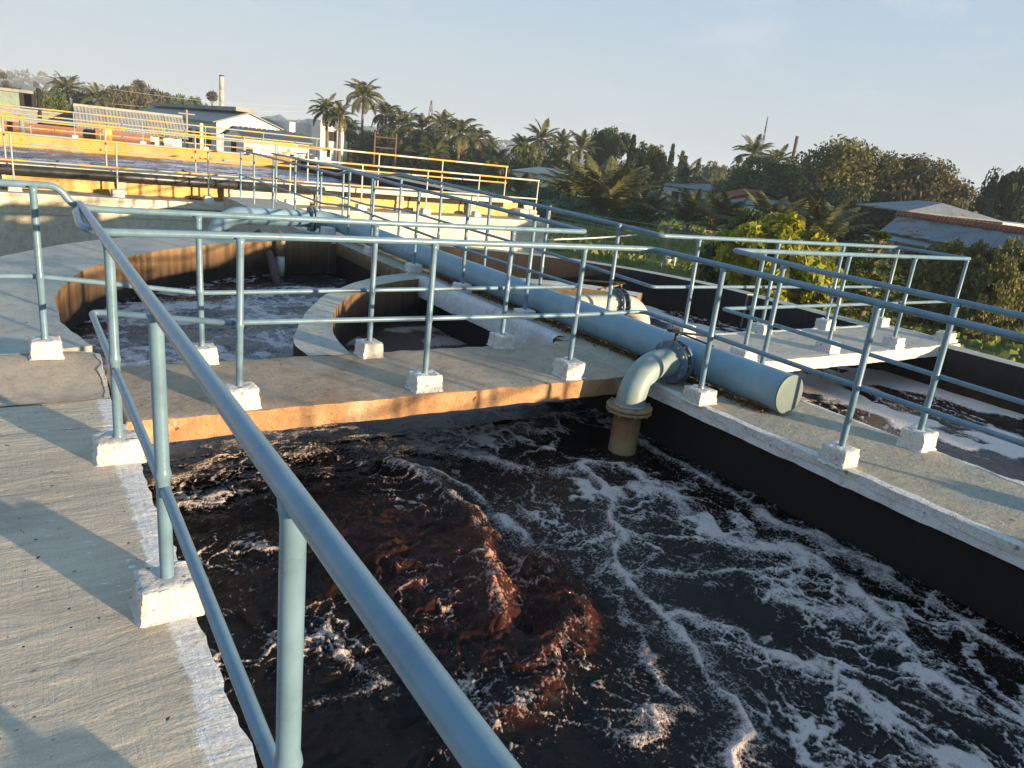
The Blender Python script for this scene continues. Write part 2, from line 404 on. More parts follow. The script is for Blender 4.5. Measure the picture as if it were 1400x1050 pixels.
def arc_slab(c, r0, r1, a0, a1, z0, z1, n=90, jag=.012, seed=2, rad=4):
    """part of a ring. slots: 0 top, 1 inner face, 2 outer face, 3 ends"""
    mb = MB(); rows = 8
    def P(a, r, z, j): 
        q = np.array([a*9.0]); d = jag*float(fbm(q*1.5, q*0+z*7+seed, seed, 4)); return (c[0]+(r+d*j)*cos(a), c[1]+(r+d*j)*sin(a), z)
    g = []
    for i in range(n+1):
        a = a0+(a1-a0)*i/n; col = []
        for k in range(rad+1):
            r = r0+(r1-r0)*k/rad
            p = P(a, r, z1, 1 if k in (0, rad) else 0); col.append(len(mb.v)); mb.v.append(p)
        inn = [col[0]]; outr = [col[-1]]
        for k in range(1, rows+1):
            z = z1-(z1-z0)*k/rows
            inn.append(len(mb.v)); mb.v.append(P(a, r0, z, .3)); outr.append(len(mb.v)); mb.v.append(P(a, r1, z, .3))
        g.append((col, inn, outr))
    for (c0, i0, o0), (c1, i1, o1) in zip(g[:-1], g[1:]):
        for k in range(rad): mb.f.append((c0[k], c0[k+1], c1[k+1], c1[k])); mb.mi.append(0)
        for k in range(rows):
            mb.f.append((i0[k], i1[k], i1[k+1], i0[k+1])); mb.mi.append(1)
            mb.f.append((o0[k], o0[k+1], o1[k+1], o1[k])); mb.mi.append(2)
    for gi, fl in ((0, 0), (-1, 1)):
        col, inn, outr = g[gi]
        poly = col + outr[1:] + list(reversed(inn[1:]))
        mb.f.append(tuple(poly)); mb.mi.append(3)
    return mb

WL = -0.5                                               # liquor level in the ditches
# left walkway the photographer stands on
o = slab(-4.0, .428, -2.4, 4.20, -.16, 0, .04, .014, 3).build('walkway', [M_WALK]*4+[M_STRIP, M_WALK]); autosmooth(o); kind(o, 'structure')
o = slab(-4.0, .40, 4.20, 5.32, -.5, -.002, .07, .006, 4).build('walkway', [M_WALK]*6); autosmooth(o); kind(o, 'structure')
o = MB().box(-4.0, .395, -2.4, 4.3, GZ-.2, -.12).build('ditch_wall', M_TANKWALL)
tag(o, 'dark stained ditch wall under the edge of the foreground walkway', 'wall')
# smooth ramp slab at the far end of the walkway, whitewashed along its far and right edges
mb = MB(); NX = 60; NY = 18; g = []
for i in range(NX+1):
    row = []
    for j in range(NY+1):
        u, v_ = i/NX, j/NY; x = -4.0+4.40*u**.5; y = 4.62+.72*v_
        if x > .22:                                     # rounded far right corner
            k = (x-.22)/.18; y = 4.62+(.72-.10*k*k)*v_
        x += .010*float(fbm(np.array([y*9]), np.array([1.0]), 8, 3)) if i == NX else 0
        zz = .004+.088*sstep(0, 1, np.array([v_]))[0] + .004*float(fbm(np.array([x*3]), np.array([y*3]), 4, 3))
        row.append(len(mb.v)); mb.v.append((x, y, zz))
    g.append(row)
for i in range(NX):
    for j in range(NY): mb.f.append((g[i][j], g[i+1][j], g[i+1][j+1], g[i][j+1])); mb.mi.append(0)
b0 = len(mb.v)
rim = g[NX][:] + [g[i][NY] for i in range(NX-1, -1, -1)]
for k in rim: x, y, z = mb.v[k]; mb.v.append((x+.004, y+.002, -.03))
for k in range(len(rim)-1): mb.f.append((rim[k], b0+k, b0+k+1, rim[k+1])); mb.mi.append(1)
wv = []
for q, k in enumerate(rim):                             # whitewash band on the outer edges, 4 mm proud
    x, y, z = mb.v[k]; w = .016+.020*float(fbm(np.array([x*8+y*9]), np.array([3.0]), 9, 4))
    if q <= NY: wv.append(((x+.002, y, z+.004), (x-w, y-.2*w*(q/NY), z+.003)))
    else: wv.append(((x, y+.002, z+.004), (x, y-w, z+.003)))
for (p0, q0), (p1, q1) in zip(wv[:-1], wv[1:]): mb.add([p0, q0, q1, p1], [(3, 2, 1, 0)], 1)
M_RAMP = rough_mat('ramp_screed', (.37, .32, .255), (.46, .41, .33), 2.0, (.50, .45, .37), .4, .008, 50)
o = mb.build('ramp_screed', [M_RAMP, M_STRIP]); autosmooth(o); kind(o, 'structure')

# footbridges across the two ditches
o = slab(.43, 4.10, 4.22, 5.27, -.14, 0, .05, .016, 11).build('left_footbridge', [M_BRIDGE, M_ORANGE, M_BRIDGE, M_BRIDGE, M_BRIDGE, M_TANKWALL]); autosmooth(o, 50)
o.name = 'footbridge'; tag(o, 'brown concrete footbridge slab with orange rust stained edge over the frothing dark ditch', 'footbridge')
o = slab(5.10, 9.46, 4.28, 5.27, -.13, .0, .05, .014, 12).build('footbridge', [M_RIM, M_WHITE, M_RIM, M_RIM, M_RIM, M_RWALL]); autosmooth(o, 50)
tag(o, 'pale concrete footbridge slab with whitewashed edge over the right hand ditch', 'footbridge')
ft = o
o = slab(5.3, 9.3, 5.20, 5.262, -.02, .008, .05, .016, 15).build('edge_whitewash', [M_WHITE]*6, ft); autosmooth(o, 60)
o = slab(9.40, 9.452, 4.6, 5.19, -.02, .008, .05, .016, 16).build('edge_whitewash', [M_WHITE]*6, ft); autosmooth(o, 60)
o = slab(9.28, 9.52, 4.36, 4.52, -.1, .03, .05, .01, 17).build('kerb_stub', [M_WHITE]*6, ft); autosmooth(o, 60)

# middle wall: slab on a wall, with the big pipe lying on it
mw = thing('middle_wall', 'long concrete middle wall carrying the blue pipe between the two ditches', 'wall', (4.6, 4, 0))
def P_(o):                                              # keep world coordinates under a parent that is not at the origin
    o.matrix_parent_inverse = o.parent.matrix_world.inverted() if False else Matrix.Translation(-o.parent.location); return o
o = slab(4.10, 5.10, -2.6, 5.30, -.105, 0, .06, .015, 21).build('slab', [M_MIDTOP, M_FASCIA, M_FASCIA, M_FASCIA, M_FASCIA, M_TANKWALL], mw); autosmooth(o, 50); P_(o)
o = slab(4.20, 5.10, 5.303, 11.3, -.20, 0, .06, .016, 22).build('slab', [M_MIDTOP, M_BASIN, M_BASIN, M_BASIN, M_BASIN, M_TANKWALL], mw); autosmooth(o, 50); P_(o)
o = MB().box(4.22, 5.0, -2.6, 11.3, GZ-.2, -.09).build('stem', M_TANKWALL, mw); P_(o)
o = slab(4.095, 4.165, -2.5, 4.12, -.05, .005, .03, .012, 23).build('edge_whitewash', [M_WHITE]*6, mw); autosmooth(o, 60); P_(o)
o = slab(5.055, 5.096, -2.5, 4.2, -.02, .005, .04, .014, 24).build('edge_whitewash', [M_WHITE]*6, mw); autosmooth(o, 60); P_(o)
# whitewashed curb beside the well
mb = MB()
for i in range(49):
    y = 5.42+3.0*i/48; w = .006*math.sin(i*2.3)+.005*math.sin(i*.9)
    w = .006*float(fbm(np.array([y*5.]), np.array([2.]), 77, 4)); mb.v += [(4.175+w, y, -.23+w*3), (4.165+w, y, -.02), (4.215, y, .018+w), (4.30+w*2, y, .012)]
    if i:
        k = len(mb.v)-8
        for j in range(3): mb.f.append((k+j, k+4+j, k+5+j, k+1+j)); mb.mi.append(0)
M_CURB = rough_mat('curb_whitewash', (.62, .62, .61), (.72, .71, .69), 4, (.5, .48, .45), .5, .01, 50, spots=((.2, .17, .14), 20, .70))
o = mb.build('whitewashed_curb', M_CURB, mw, True); P_(o)

# round end of the ditch: annular rim, wide on the left, thin on the right
RC = (4.6, 7.0); RI = 4.36
o = arc_slab(RC, RI, 5.32, R(96), R(196), -.9, 0, 120, .03, 31).build('round_rim_wall', [M_RIM, M_BASIN, M_RIM, M_RIM]); autosmooth(o, 50)
tag(o, 'broad pale concrete rim curving round the far end of the left ditch', 'wall')
o = arc_slab(RC, RI, 4.62, R(2), R(82), -2.2, 0, 100, .02, 33).build('round_rim_wall', [M_RIM, M_RWALL, M_RIM, M_RIM]); autosmooth(o, 50)
tag(o, 'narrow topped dark wall curving round the far end of the right ditch', 'wall')
o = slab(8.97, 9.25, -3, 7.12, -2.2, -.004, .08, .012, 35).build('right_wall', [M_RIM, M_RIM, M_RIM, M_RWALL, M_RIM, M_RWALL]); autosmooth(o, 50)
o.name = 'ditch_side_wall'; tag(o, 'straight outer wall of the right ditch with black stained inner face and pale top', 'wall')
# rim between the two arcs at the pipe
o = slab(4.10, 5.3, 11.32, 18.25, -.9, -.03, .12, .012, 36).build('link_path', [M_RIM, M_BASIN, M_RIM, M_RIM, M_RIM, M_RIM]); autosmooth(o, 50); kind(o, 'structure')

# guide wall of the inner well, both sides of the middle wall
outl = [(1.78,5.275),(1.76,5.61),(1.93,6.05),(2.23,6.7),(2.64,7.4),(3.16,8.0),(3.70,8.47),(4.205,8.70)]
inl = [(2.11,5.275),(2.16,5.77),(2.36,6.4),(2.60,6.89),(2.97,7.46),(3.39,7.88),(3.95,8.22),(4.205,8.30)]
def resample(pts, n):
    P = np.array(pts); d = np.r_[0, np.cumsum(np.hypot(*np.diff(P, axis=0).T))]; s = np.linspace(0, d[-1], n)
    q = np.c_[np.interp(s, d, P[:, 0]), np.interp(s, d, P[:, 1])]
    for _ in range(max(1, n//12)):
        q[1:-1] = .25*q[:-2]+.5*q[1:-1]+.25*q[2:]
    return q
def strip_wall(A, B, z0, z1, seed, jag=.008):
    mb = MB(); n = len(A); rows = 5
    jt = jag*fbm(np.arange(n)*.6, np.zeros(n)+seed, seed, 4); jt2 = jag*fbm(np.arange(n)*.6+50, np.zeros(n)+seed, seed, 4)
    for i in range(n):
        a, b = A[i], B[i]; d = (b-a)/np.hypot(*(b-a))
        a = a+d*jt[i]; b = b+d*jt2[i]; m1 = a+(b-a)/3; m2 = a+(b-a)*2/3
        mb.v += [(a[0],a[1],z1), (m1[0],m1[1],z1+jt[i]*.3), (m2[0],m2[1],z1+jt2[i]*.3), (b[0],b[1],z1), (a[0],a[1],z0), (b[0],b[1],z0)]
        if i:
            k = (i-1)*6; l = i*6
            for j in range(3): mb.f.append((k+j, k+j+1, l+j+1, l+j)); mb.mi.append(0)
            mb.f.append((k, l, l+4, k+4)); mb.mi.append(1)
            mb.f.append((k+3, k+5, l+5, l+3)); mb.mi.append(2)
    for k, fl in ((0, 1), ((n-1)*6, 0)):
        p = (k, k+1, k+2, k+3, k+5, k+4); mb.f.append(p if fl else tuple(reversed(p))); mb.mi.append(2)
    return mb
A = resample(outl, 60); B = resample(inl, 60)
o = strip_wall(A, B, -1.2, -.004, 41).build('curved_guide_wall', [M_RIM, M_TANKWALL, M_BASIN]); autosmooth(o, 45)
tag(o, 'curved pale topped guide wall around the brown well beside the left footbridge', 'wall')
angs = np.linspace(R(86), R(34), 40)
A = np.c_[4.7+2.84*np.cos(angs), 5.75+2.84*np.sin(angs)]; B = np.c_[4.7+2.50*np.cos(angs), 5.75+2.50*np.sin(angs)]
o = strip_wall(A, B, -1.2, -.004, 43).build('curved_guide_wall', [M_CREAM, M_BASIN, M_BASIN]); autosmooth(o, 45)
tag(o, 'curved brown guide wall with cream top ending in the foam of the right ditch', 'wall')

# ------------------------------------------------------------------ blue railings
def block_mesh(name, w, d, h, seed, mat):
    mb = MB(); n = 10
    def warp(x, y, z):
        q = np.array([x*34+seed*3.3]); r_ = np.array([y*34+z*31])
        k = .010; return (x+k*float(fbm(q, r_, seed, 4)), y+k*float(fbm(q+9, r_, seed+1, 4)), z+k*.8*float(fbm(q, r_+7, seed+2, 4)))
    idx = {}
    def V(i, j, k):
        key = (i, j, k)
        if key not in idx:
            x = (i/n-.5)*w; y = (j/n-.5)*d; z = h*k/n
            t = 1-.05*(k/n); e = .0045 if sum((i in (0, n), j in (0, n), k == n)) >= 2 else 0
            x *= t-(e/w*2 if i in (0, n) else 0); y *= t-(e/d*2 if j in (0, n) else 0)
            if k == n: z -= e
            spread = .012*(1 if k == 0 else 0)
            x += math.copysign(spread, x) if i in (0, n) else 0; y += math.copysign(spread, y) if j in (0, n) else 0
            idx[key] = len(mb.v); mb.v.append(warp(x, y, z))
        return idx[key]
    for i in range(n):
        for j in range(n):
            mb.f.append((V(i,j,n), V(i+1,j,n), V(i+1,j+1,n), V(i,j+1,n)))
            mb.f.append((V(i,0,j), V(i+1,0,j), V(i+1,0,j+1), V(i,0,j+1)))
            mb.f.append((V(i,n,j), V(i,n,j+1), V(i+1,n,j+1), V(i+1,n,j)))
            mb.f.append((V(0,i,j), V(0,i,j+1), V(0,i+1,j+1), V(0,i+1,j)))
            mb.f.append((V(n,i,j), V(n,i+1,j), V(n,i+1,j+1), V(n,i,j+1)))
    mb.mi = [0]*len(mb.f)
    me = bpy.data.meshes.new(name); me.from_pydata(mb.v, [], mb.f); me.materials.append(mat); me.update()
    me.polygons.foreach_set('use_smooth', [True]*len(me.polygons))
    if hasattr(me, 'set_sharp_from_angle'): me.set_sharp_from_angle(angle=R(30))
    return me
BLK = [block_mesh('base_block', .185, .185, .115, s, M_WHITE) for s in (1, 2, 3, 4)]
def post_mesh(r, h, mat, n=12):
    mb = MB().tube([(0,0,0),(0,0,.012),(0,0,.03),(0,0,.375),(0,0,.388),(0,0,.40),(0,0,.412),(0,0,.425),(0,0,h-.045),(0,0,h-.028),(0,0,h)], [r*1.3,r*1.16,r,r,r*1.14,r*1.24,r*1.14,r,r,r*1.06,r*1.22], n)
    me = bpy.data.meshes.new('post'); me.from_pydata(mb.v, [], mb.f); me.materials.append(mat); me.update()
    me.polygons.foreach_set('use_smooth', [True]*len(me.polygons)); return me
PR = .0205
_pm = {}
def add_post(parent, x, y, z0, z1, r=PR, mat=None, nseg=12):
    mat = mat or M_RAIL; key = (round(r, 4), mat.name, round(z1-z0, 2))
    if key not in _pm: _pm[key] = post_mesh(r, z1-z0, mat, nseg)
    o = obj('post', _pm[key], parent, (x, y, z0), (R(random.uniform(-.5, .5)), R(random.uniform(-.5, .5)), random.uniform(0, 6))); P_(o); return o
def add_block(parent, x, y, z=0.0, sc=1.0, szx=1.0, szy=1.0, mat=None):
    o = obj('base_block', random.choice(BLK), parent, (x, y, z-.004), (0, 0, R(random.choice((0, 180)))+R(random.uniform(-4, 4))), (sc*szx*random.uniform(.9, 1.12), sc*szy*random.uniform(.9, 1.12), sc*random.uniform(.9, 1.12))); P_(o); return o
def add_rail(name, parent, path, r, rad=.06, n=14, mat=None):
    mb = MB().tube(fillet(path, rad), r, n); o = mb.build(name, mat or M_RAIL, parent, True); P_(o); autosmooth(o, 60); return o
def posts(parent, pts, ztop=.99, zbase=0.0, blk=True, **kw):
    for x, y in pts:
        if blk: add_block(parent, x, y, zbase, **kw)
        add_post(parent, x, y, zbase+.09 if blk else zbase, ztop)

TOPR, MIDR = .0212, .0165
# 1 foreground railing along the walkway
ra = thing('railing', 'thick blue railing running along the foreground walkway edge beside the dark ditch', 'railing', (.35, 2, 0))
add_rail('top_rail', ra, [(.35,-2.2,1.03),(.35,1.5,1.03),(.35,4.4,1.028),(.352,5.30,1.025)], .0225, .3, 18)
add_rail('mid_rail', ra, [(.35,-2.2,.40),(.35,1.2,.405),(.35,2.42,.44),(.35,3.76,.44),(.345,4.86,.46),(.46,4.80,.465),(1.03,4.40,.485)], .0175, .07, 14)
for y in (-1.6, -.26, 1.09, 2.42, 3.76):
    add_block(ra, .345, y); add_post(ra, .35, y, .09, 1.025, .0225)
# 2 near side of the left bridge, turning along the middle wall towards the right edge
rb = thing('railing', 'blue railing along the near side of the brown footbridge, continuing past the pipe end', 'railing', (2.3, 4.36, 0))
add_rail('top_rail', rb, [(.352,5.14,1.02),(.312,5.04,1.015),(.295,4.50,1.0),(.35,4.355,.995),(1.4,4.36,1.0),(3.0,4.36,1.0),(4.235,4.36,1.0),(4.19,3.0,1.0),(4.15,1.0,1.0),(4.14,-2.4,1.0)], TOPR, .13, 16)
add_rail('mid_rail', rb, [(1.0,4.41,.487),(2.28,4.36,.49),(3.54,4.36,.483),(4.235,4.36,.495),(4.19,3.0,.49),(4.15,1.0,.49),(4.14,-2.4,.49)], MIDR, .09, 12)
posts(rb, [(1.05,4.33),(2.28,4.34),(3.54,4.36),(4.17,3.57),(4.16,2.39),(4.15,1.15),(4.14,-.1),(4.14,-1.3)])
# 3 far side of the left bridge with the stepped end on the left, turning along the middle wall to the far tank
rc = thing('railing', 'blue railing on the far side of the brown footbridge, stepped at its left end', 'railing', (2.3, 5.3, 0))
add_rail('top_rail', rc, [(-3.2,5.33,1.125),(.0,5.33,1.125),(.245,5.33,1.125),(.315,5.33,1.01),(.46,5.32,1.0),(2.3,5.29,1.0),(4.345,5.34,1.0),(4.32,7.0,1.03),(4.32,9.5,1.05),(4.34,11.2,1.09),(4.36,11.75,.99),(4.36,17.9,1.03)], TOPR, .09, 14)
add_rail('mid_rail', rc, [(-3.2,5.33,.59),(.11,5.33,.58),(1.03,5.30,.475),(2.3,5.29,.49),(4.345,5.34,.50),(4.32,7.0,.49),(4.36,11.2,.56),(4.36,12.4,.47),(4.36,17.9,.5)], MIDR, .08, 10)
posts(rc, [(1.03,5.28),(2.23,5.20),(3.47,5.24)]); posts(rc, [(.115,5.29),(-1.15,5.29)], 1.12, .09); 
posts(rc, [(4.33,6.17),(4.33,7.49),(4.33,8.79),(4.33,10.22)], 1.03, -.01, szx=.9)
add_block(rc, 4.30, 11.95, 0, 1.15); add_post(rc, 4.35, 11.2, 0, 1.08); posts(rc, [(4.36,12.5),(4.36,13.9),(4.36,15.3),(4.36,16.7),(4.36,17.85)], 1.0, -.02, False)
# 4 far side of the middle wall, round the right bridge and back along the middle wall
rd = thing('railing', 'blue railing boxing in the right footbridge and running along the ditch beyond it', 'railing', (7, 4.85, 0))
add_rail('top_rail', rd, [(5.06,17.9,1.02),(5.04,11.75,1.02),(5.04,10.9,1.12),(5.05,8.0,1.08),(5.07,5.9,1.04),(5.24,5.31,1.0),(9.24,5.25,1.0),(9.37,4.41,1.0),(5.28,4.45,1.0),(5.09,3.55,1.0),(5.03,1.9,1.0),(5.0,-2.4,1.0)], TOPR, .055, 14)
add_rail('mid_rail', rd, [(5.06,17.9,.5),(5.05,12.2,.51),(5.04,10.74,.60),(5.05,7.1,.58),(5.22,5.30,.50),(9.22,5.26,.495)], MIDR, .05, 10)
add_rail('mid_rail', rd, [(9.30,4.43,.49),(5.26,4.43,.48),(5.08,3.5,.51),(5.03,1.9,.50),(5.0,-2.4,.5)], MIDR, .05, 10)
posts(rd, [(5.70,5.24),(6.88,5.21),(8.06,5.21),(9.24,5.22),(5.61,4.38),(6.97,4.42),(8.12,4.38),(9.34,4.43)])
posts(rd, [(5.06,3.75),(5.02,2.37),(5.0,1.0),(5.0,-.3),(5.0,-1.6)])
posts(rd, [(5.08,5.75),(5.05,6.95),(5.04,8.2),(5.04,9.5),(5.04,10.84)], 1.05, 0, False)
posts(rd, [(5.05,12.0),(5.05,13.3),(5.05,14.7),(5.05,16.1),(5.05,17.5)], 1.0, -.02, False)

# ------------------------------------------------------------------ the big pipe and its branches
def lathe(mb, c, ax, prof, n=28, mi=0):
    """prof: (distance along axis, radius)"""
    c = Vector(c); ax = Vector(ax).normalized(); e1 = ax.orthogonal().normalized(); e2 = ax.cross(e1)
    o = len(mb.v); k = len(prof)
    for (d, r) in prof:
        for j in range(n):
            a = 2*pi*j/n; mb.v.append(tuple(c + ax*d + (e1*cos(a)+e2*sin(a))*r))
    for i in range(k-1):
        for j in range(n):
            j2 = (j+1) % n; mb.f.append((o+i*n+j, o+i*n+j2, o+(i+1)*n+j2, o+(i+1)*n+j)); mb.mi.append(mi)
    mb.f.append(tuple(o+j for j in reversed(range(n)))); mb.mi.append(mi)
    mb.f.append(tuple(o+(k-1)*n+j for j in range(n))); mb.mi.append(mi)
    return mb
PA, PZ, PRD = 4.585, .165, .145
pipe = thing('pipe', 'long fat blue pipe lying on the middle wall with a capped near end', 'pipe', (PA, 7, PZ))
mb = MB(); path = [(PA+.006*math.sin(y*1.3), y, PZ+.003*math.sin(y*.9)) for y in np.linspace(3.12, 11.6, 30)]
path += [(PA-.42*(1-cos(a)), 11.75+.5*sin(a), PZ+.06*sin(a)) for a in np.linspace(R(15), R(90), 9)]
mb.tube(path, PRD, 40, cap=False); o = mb.build('pipe_barrel', M_PIPE, pipe, True); P_(o)
for y in (3.9, 6.6, 9.4):
    o = lathe(MB(), (PA+.006*math.sin(y*1.3), y, PZ+.003*math.sin(y*.9)), (0, 1, 0), [(-.010, PRD), (-.004, PRD+.0035), (.004, PRD+.0035), (.010, PRD)], 40).build('weld_seam', M_PIPE, pipe, True); P_(o)
mb = lathe(MB(), (PA, 3.116, PZ), (0, -1, 0), [(-.02, PRD-.004), (0, PRD+.002), (.005, PRD+.002), (.007, PRD-.006), (.008, PRD*.5)], 48); o = mb.build('end_cap', M_PIPECAP, pipe); P_(o); autosmooth(o, 30)
def flange(c, ax, r, th, bolts, mat, parent, hole=0.0, name='flange', bm=None):
    mb = lathe(MB(), c, ax, [(-th/2, r-.004), (-th/2+.003, r), (th/2-.003, r), (th/2, r-.004)], 36)
    o = mb.build(name, mat, parent); P_(o); autosmooth(o, 30)
    c = Vector(c); ax = Vector(ax).normalized(); e1 = ax.orthogonal().normalized(); e2 = ax.cross(e1)
    for k in range(bolts):
        a = 2*pi*(k+.5)/bolts; p = c+(e1*cos(a)+e2*sin(a))*(r-.022)
        MB().tube([p-ax*(th*.5+.019), p+ax*(th*.5+.019)], .011, 6).build('bolt', bm or M_BOLT, o)
    return o
# down-pipe into the near ditch
dpx, dpy = 3.83, 3.93
dn = thing('drop_pipe', 'grey elbow pipe dropping from the big blue pipe into the dark near ditch', 'pipe', (dpx, dpy, 0))
bdir = Vector((4.585-dpx, 4.06-dpy, 0)).normalized()
c0 = Vector((dpx, dpy, .17))
mb = MB().tube([c0+bdir*.515, c0+bdir*.70], .108, 28, cap=False); o = mb.build('branch_stub', M_PIPE, dn, True); P_(o)
flange(c0+bdir*.50, bdir, .172, .022, 12, M_VALVE, dn)
o = lathe(MB(), c0+bdir*.462, bdir, [(-.022, .145), (-.02, .150), (.02, .150), (.022, .145)], 36).build('valve_body', M_STEEL, dn); autosmooth(o, 30); P_(o)
flange(c0+bdir*.425, bdir, .172, .022, 12, M_VALVE, dn)
RB = .285
path = [c0+bdir*.415, c0+bdir*.36] + [c0 + bdir*(RB-RB*sin(a)) + Vector((0,0,-(RB-RB*cos(a)))) + bdir*.02*0 for a in np.linspace(0, R(90), 14)]
path = [c0+bdir*.415] + path[2:] + [Vector((dpx, dpy, .17-RB-.02))]
mb = MB().tube(path, .110, 30, cap=False); o = mb.build('elbow', M_ELBOW, dn, True); P_(o)
mb = lathe(MB(), c0+bdir*RB*0+Vector((0,0,.17-RB-.0-.17-.005)), (0,0,1), [(-.01, .116), (-.004, .121), (.004, .121), (.01, .116)], 30); o = mb.build('weld_collar', M_ELBOW, dn, True); P_(o)
flange((dpx, dpy, -.135), (0,0,1), .176, .02, 8, M_FLANGE, dn, bm=M_FLANGE)
flange((dpx, dpy, -.163), (0,0,1), .176, .02, 8, M_FLANGE, dn, bm=M_FLANGE)
mb = MB().tube([(dpx, dpy, -.17), (dpx-.004, dpy, -.4), (dpx-.01, dpy-.005, -.75)], .107, 28); o = mb.build('drop_leg', M_DRIPRUST, dn, True); P_(o)
lv = c0+bdir*.462+Vector((0,0,.172))
mb = MB().tube([lv-Vector((0,0,.02)), lv+Vector((0,0,.075))], .014, 10); o = mb.build('valve_stem', M_STEEL, dn, True); P_(o)
mb = MB(); t0 = lv+Vector((0,0,.07))
mb.obox(t0+Vector((-.06,.03,0)), t0+Vector((.20,-.18,.0)), .032, .012); mb.obox(t0+Vector((-.05,.06,.008)), t0+Vector((.02,0,.010)), .07, .022)
mb.obox(t0+Vector((.02,-.03,-.008)), t0+Vector((.06,-.33,-.03)), .022, .010); o = mb.build('valve_lever', M_STEEL, dn); P_(o)
# branch to the right ditch
c1 = Vector((5.42, 5.98, .17)); bd2 = Vector((1, -.10, 0)).normalized()
bp = thing('branch_pipe', 'cream sunlit branch pipe with blue valve bending down into the right ditch', 'pipe', (5.42, 5.98, 0))
mb = MB().tube([c1-bd2*.80, c1-bd2*.05], .108, 28, cap=False); o = mb.build('branch_stub', M_CREAMPIPE, bp, True); P_(o)
flange(c1-bd2*.035, bd2, .172, .02, 12, M_VALVE, bp)
o = lathe(MB(), c1, bd2, [(-.022, .145), (-.02, .15), (.02, .15), (.022, .145)], 36).build('valve_body', M_STEEL, bp); autosmooth(o, 30); P_(o)
flange(c1+bd2*.035, bd2, .172, .02, 12, M_VALVE, bp)
path = [c1+bd2*.045] + [c1+bd2*(.06+RB*sin(a)) + Vector((0,0,-RB+RB*cos(a))) for a in np.linspace(R(6), R(90), 12)] + [c1+bd2*(.06+RB)+Vector((0,0,-.9))]
mb = MB().tube(path, .11, 28); o = mb.build('elbow', M_CREAMPIPE, bp, True); P_(o)
mb = MB().tube([c1+Vector((0,0,.15)), c1+Vector((0,0,.235))], .014, 10); o = mb.build('valve_stem', M_STEEL, bp, True); P_(o)
mb = MB(); t1 = c1+Vector((0,0,.232)); mb.obox(t1+Vector((.05,.0,0)), t1+Vector((-.40,.16,0)), .034, .014); mb.obox(t1+Vector((.0,0,-.012)), t1+Vector((-.50,-.22,-.02)), .028, .012)
o = mb.build('valve_lever', M_RUSTBAR, bp); P_(o)
# cross pipe at the far end, over the round rim
cp = thing('cross_pipe', 'pale blue cross pipe arching down onto the round rim behind the footbridge', 'pipe', (3.3, 12.25, 0))
zc = .225
path = [(4.14, 12.25, zc), (3.2, 12.25, zc-.0)] + [(3.0-.38*sin(a), 12.25, zc-.38+.38*cos(a)) for a in np.linspace(0, R(90), 10)] + [(2.62, 12.25, -.9)]
mb = MB().tube(path, .135, 30); o = mb.build('pipe_barrel', M_PIPE, cp, True); P_(o)
flange((4.10, 12.25, zc), (1,0,0), .205, .03, 10, M_VALVE, cp); flange((4.15, 12.25, zc), (1,0,0), .205, .03, 10, M_VALVE, cp)
mb = MB().tube([(4.12,12.25,zc+.2),(4.12,12.25,zc+.27)], .03, 10); o = mb.build('valve_stem', M_RUSTBAR, cp, True); P_(o)
# rusty debris trapped beneath the pipe
mb = MB()
for k in range(2200):
    y = rng.uniform(3.2, 8.6); s = rng.choice((-1, 1)) if rng.random() < .25 else -1
    x = PA+s*(.06+abs(rng.normal(0, .045)))
    a = rng.uniform(0, pi); L = rng.uniform(.008, .03); h = rng.uniform(.002, .02); z = .002+rng.uniform(0, .018)*(1 if abs(x-PA) < .12 else .3)
    dx, dy = cos(a)*L, sin(a)*L
    mb.add([(x-dx,y-dy,z),(x+dx,y+dy,z),(x+dx*.6,y+dy*.6,z+h),(x-dx*.6,y-dy*.6,z+h),(x+dy*.5,y-dx*.5,.001)], [(0,1,2,3),(0,4,1),(4,3,2),(4,2,1),(0,3,4)])
o = mb.build('rust_debris', M_COIR); kind(o, 'stuff'); o['label'] = 'rusty brown flakes and litter gathered beneath the big blue pipe'
# hoses hanging over the far rim into the left ditch
hs = MB().tube([tuple(at(350,322,.02)), tuple(at(352,317,.05)), tuple(at(361,332,-.06)), tuple(at(369,350,-.2)), tuple(at(375,372,-.38)), tuple(at(381,393,-.55))], .065, 14).build('hanging_hose', M_HOSE, None, True)
tag(hs, 'dark perished hose curving over the round rim into the frothy water', 'hose')
hp = thing('hanging_pipe', 'short rust brown pipe with a white sleeve hanging by the dark hose', 'pipe', tuple(at(383,333,0)))
q = at(383, 328, .03); q2 = at(385, 392, -.6)
mb = MB().tube([q+Vector((.1,.5,.04)), q+Vector((0,.06,.05)), q+Vector((0,-.02,.0)), (q.x, q.y-.03, -.2)], .07, 14); o = mb.build('pipe_barrel', M_FLANGE, hp, True); P_(o)
mb = MB().tube([(q.x, q.y-.03, -.19), (q.x, q.y-.035, -.42), (q.x+.02, q.y-.05, -.52)], [.062, .062, .02], 14); o = mb.build('white_sleeve', M_CREAMPIPE, hp, True); P_(o)

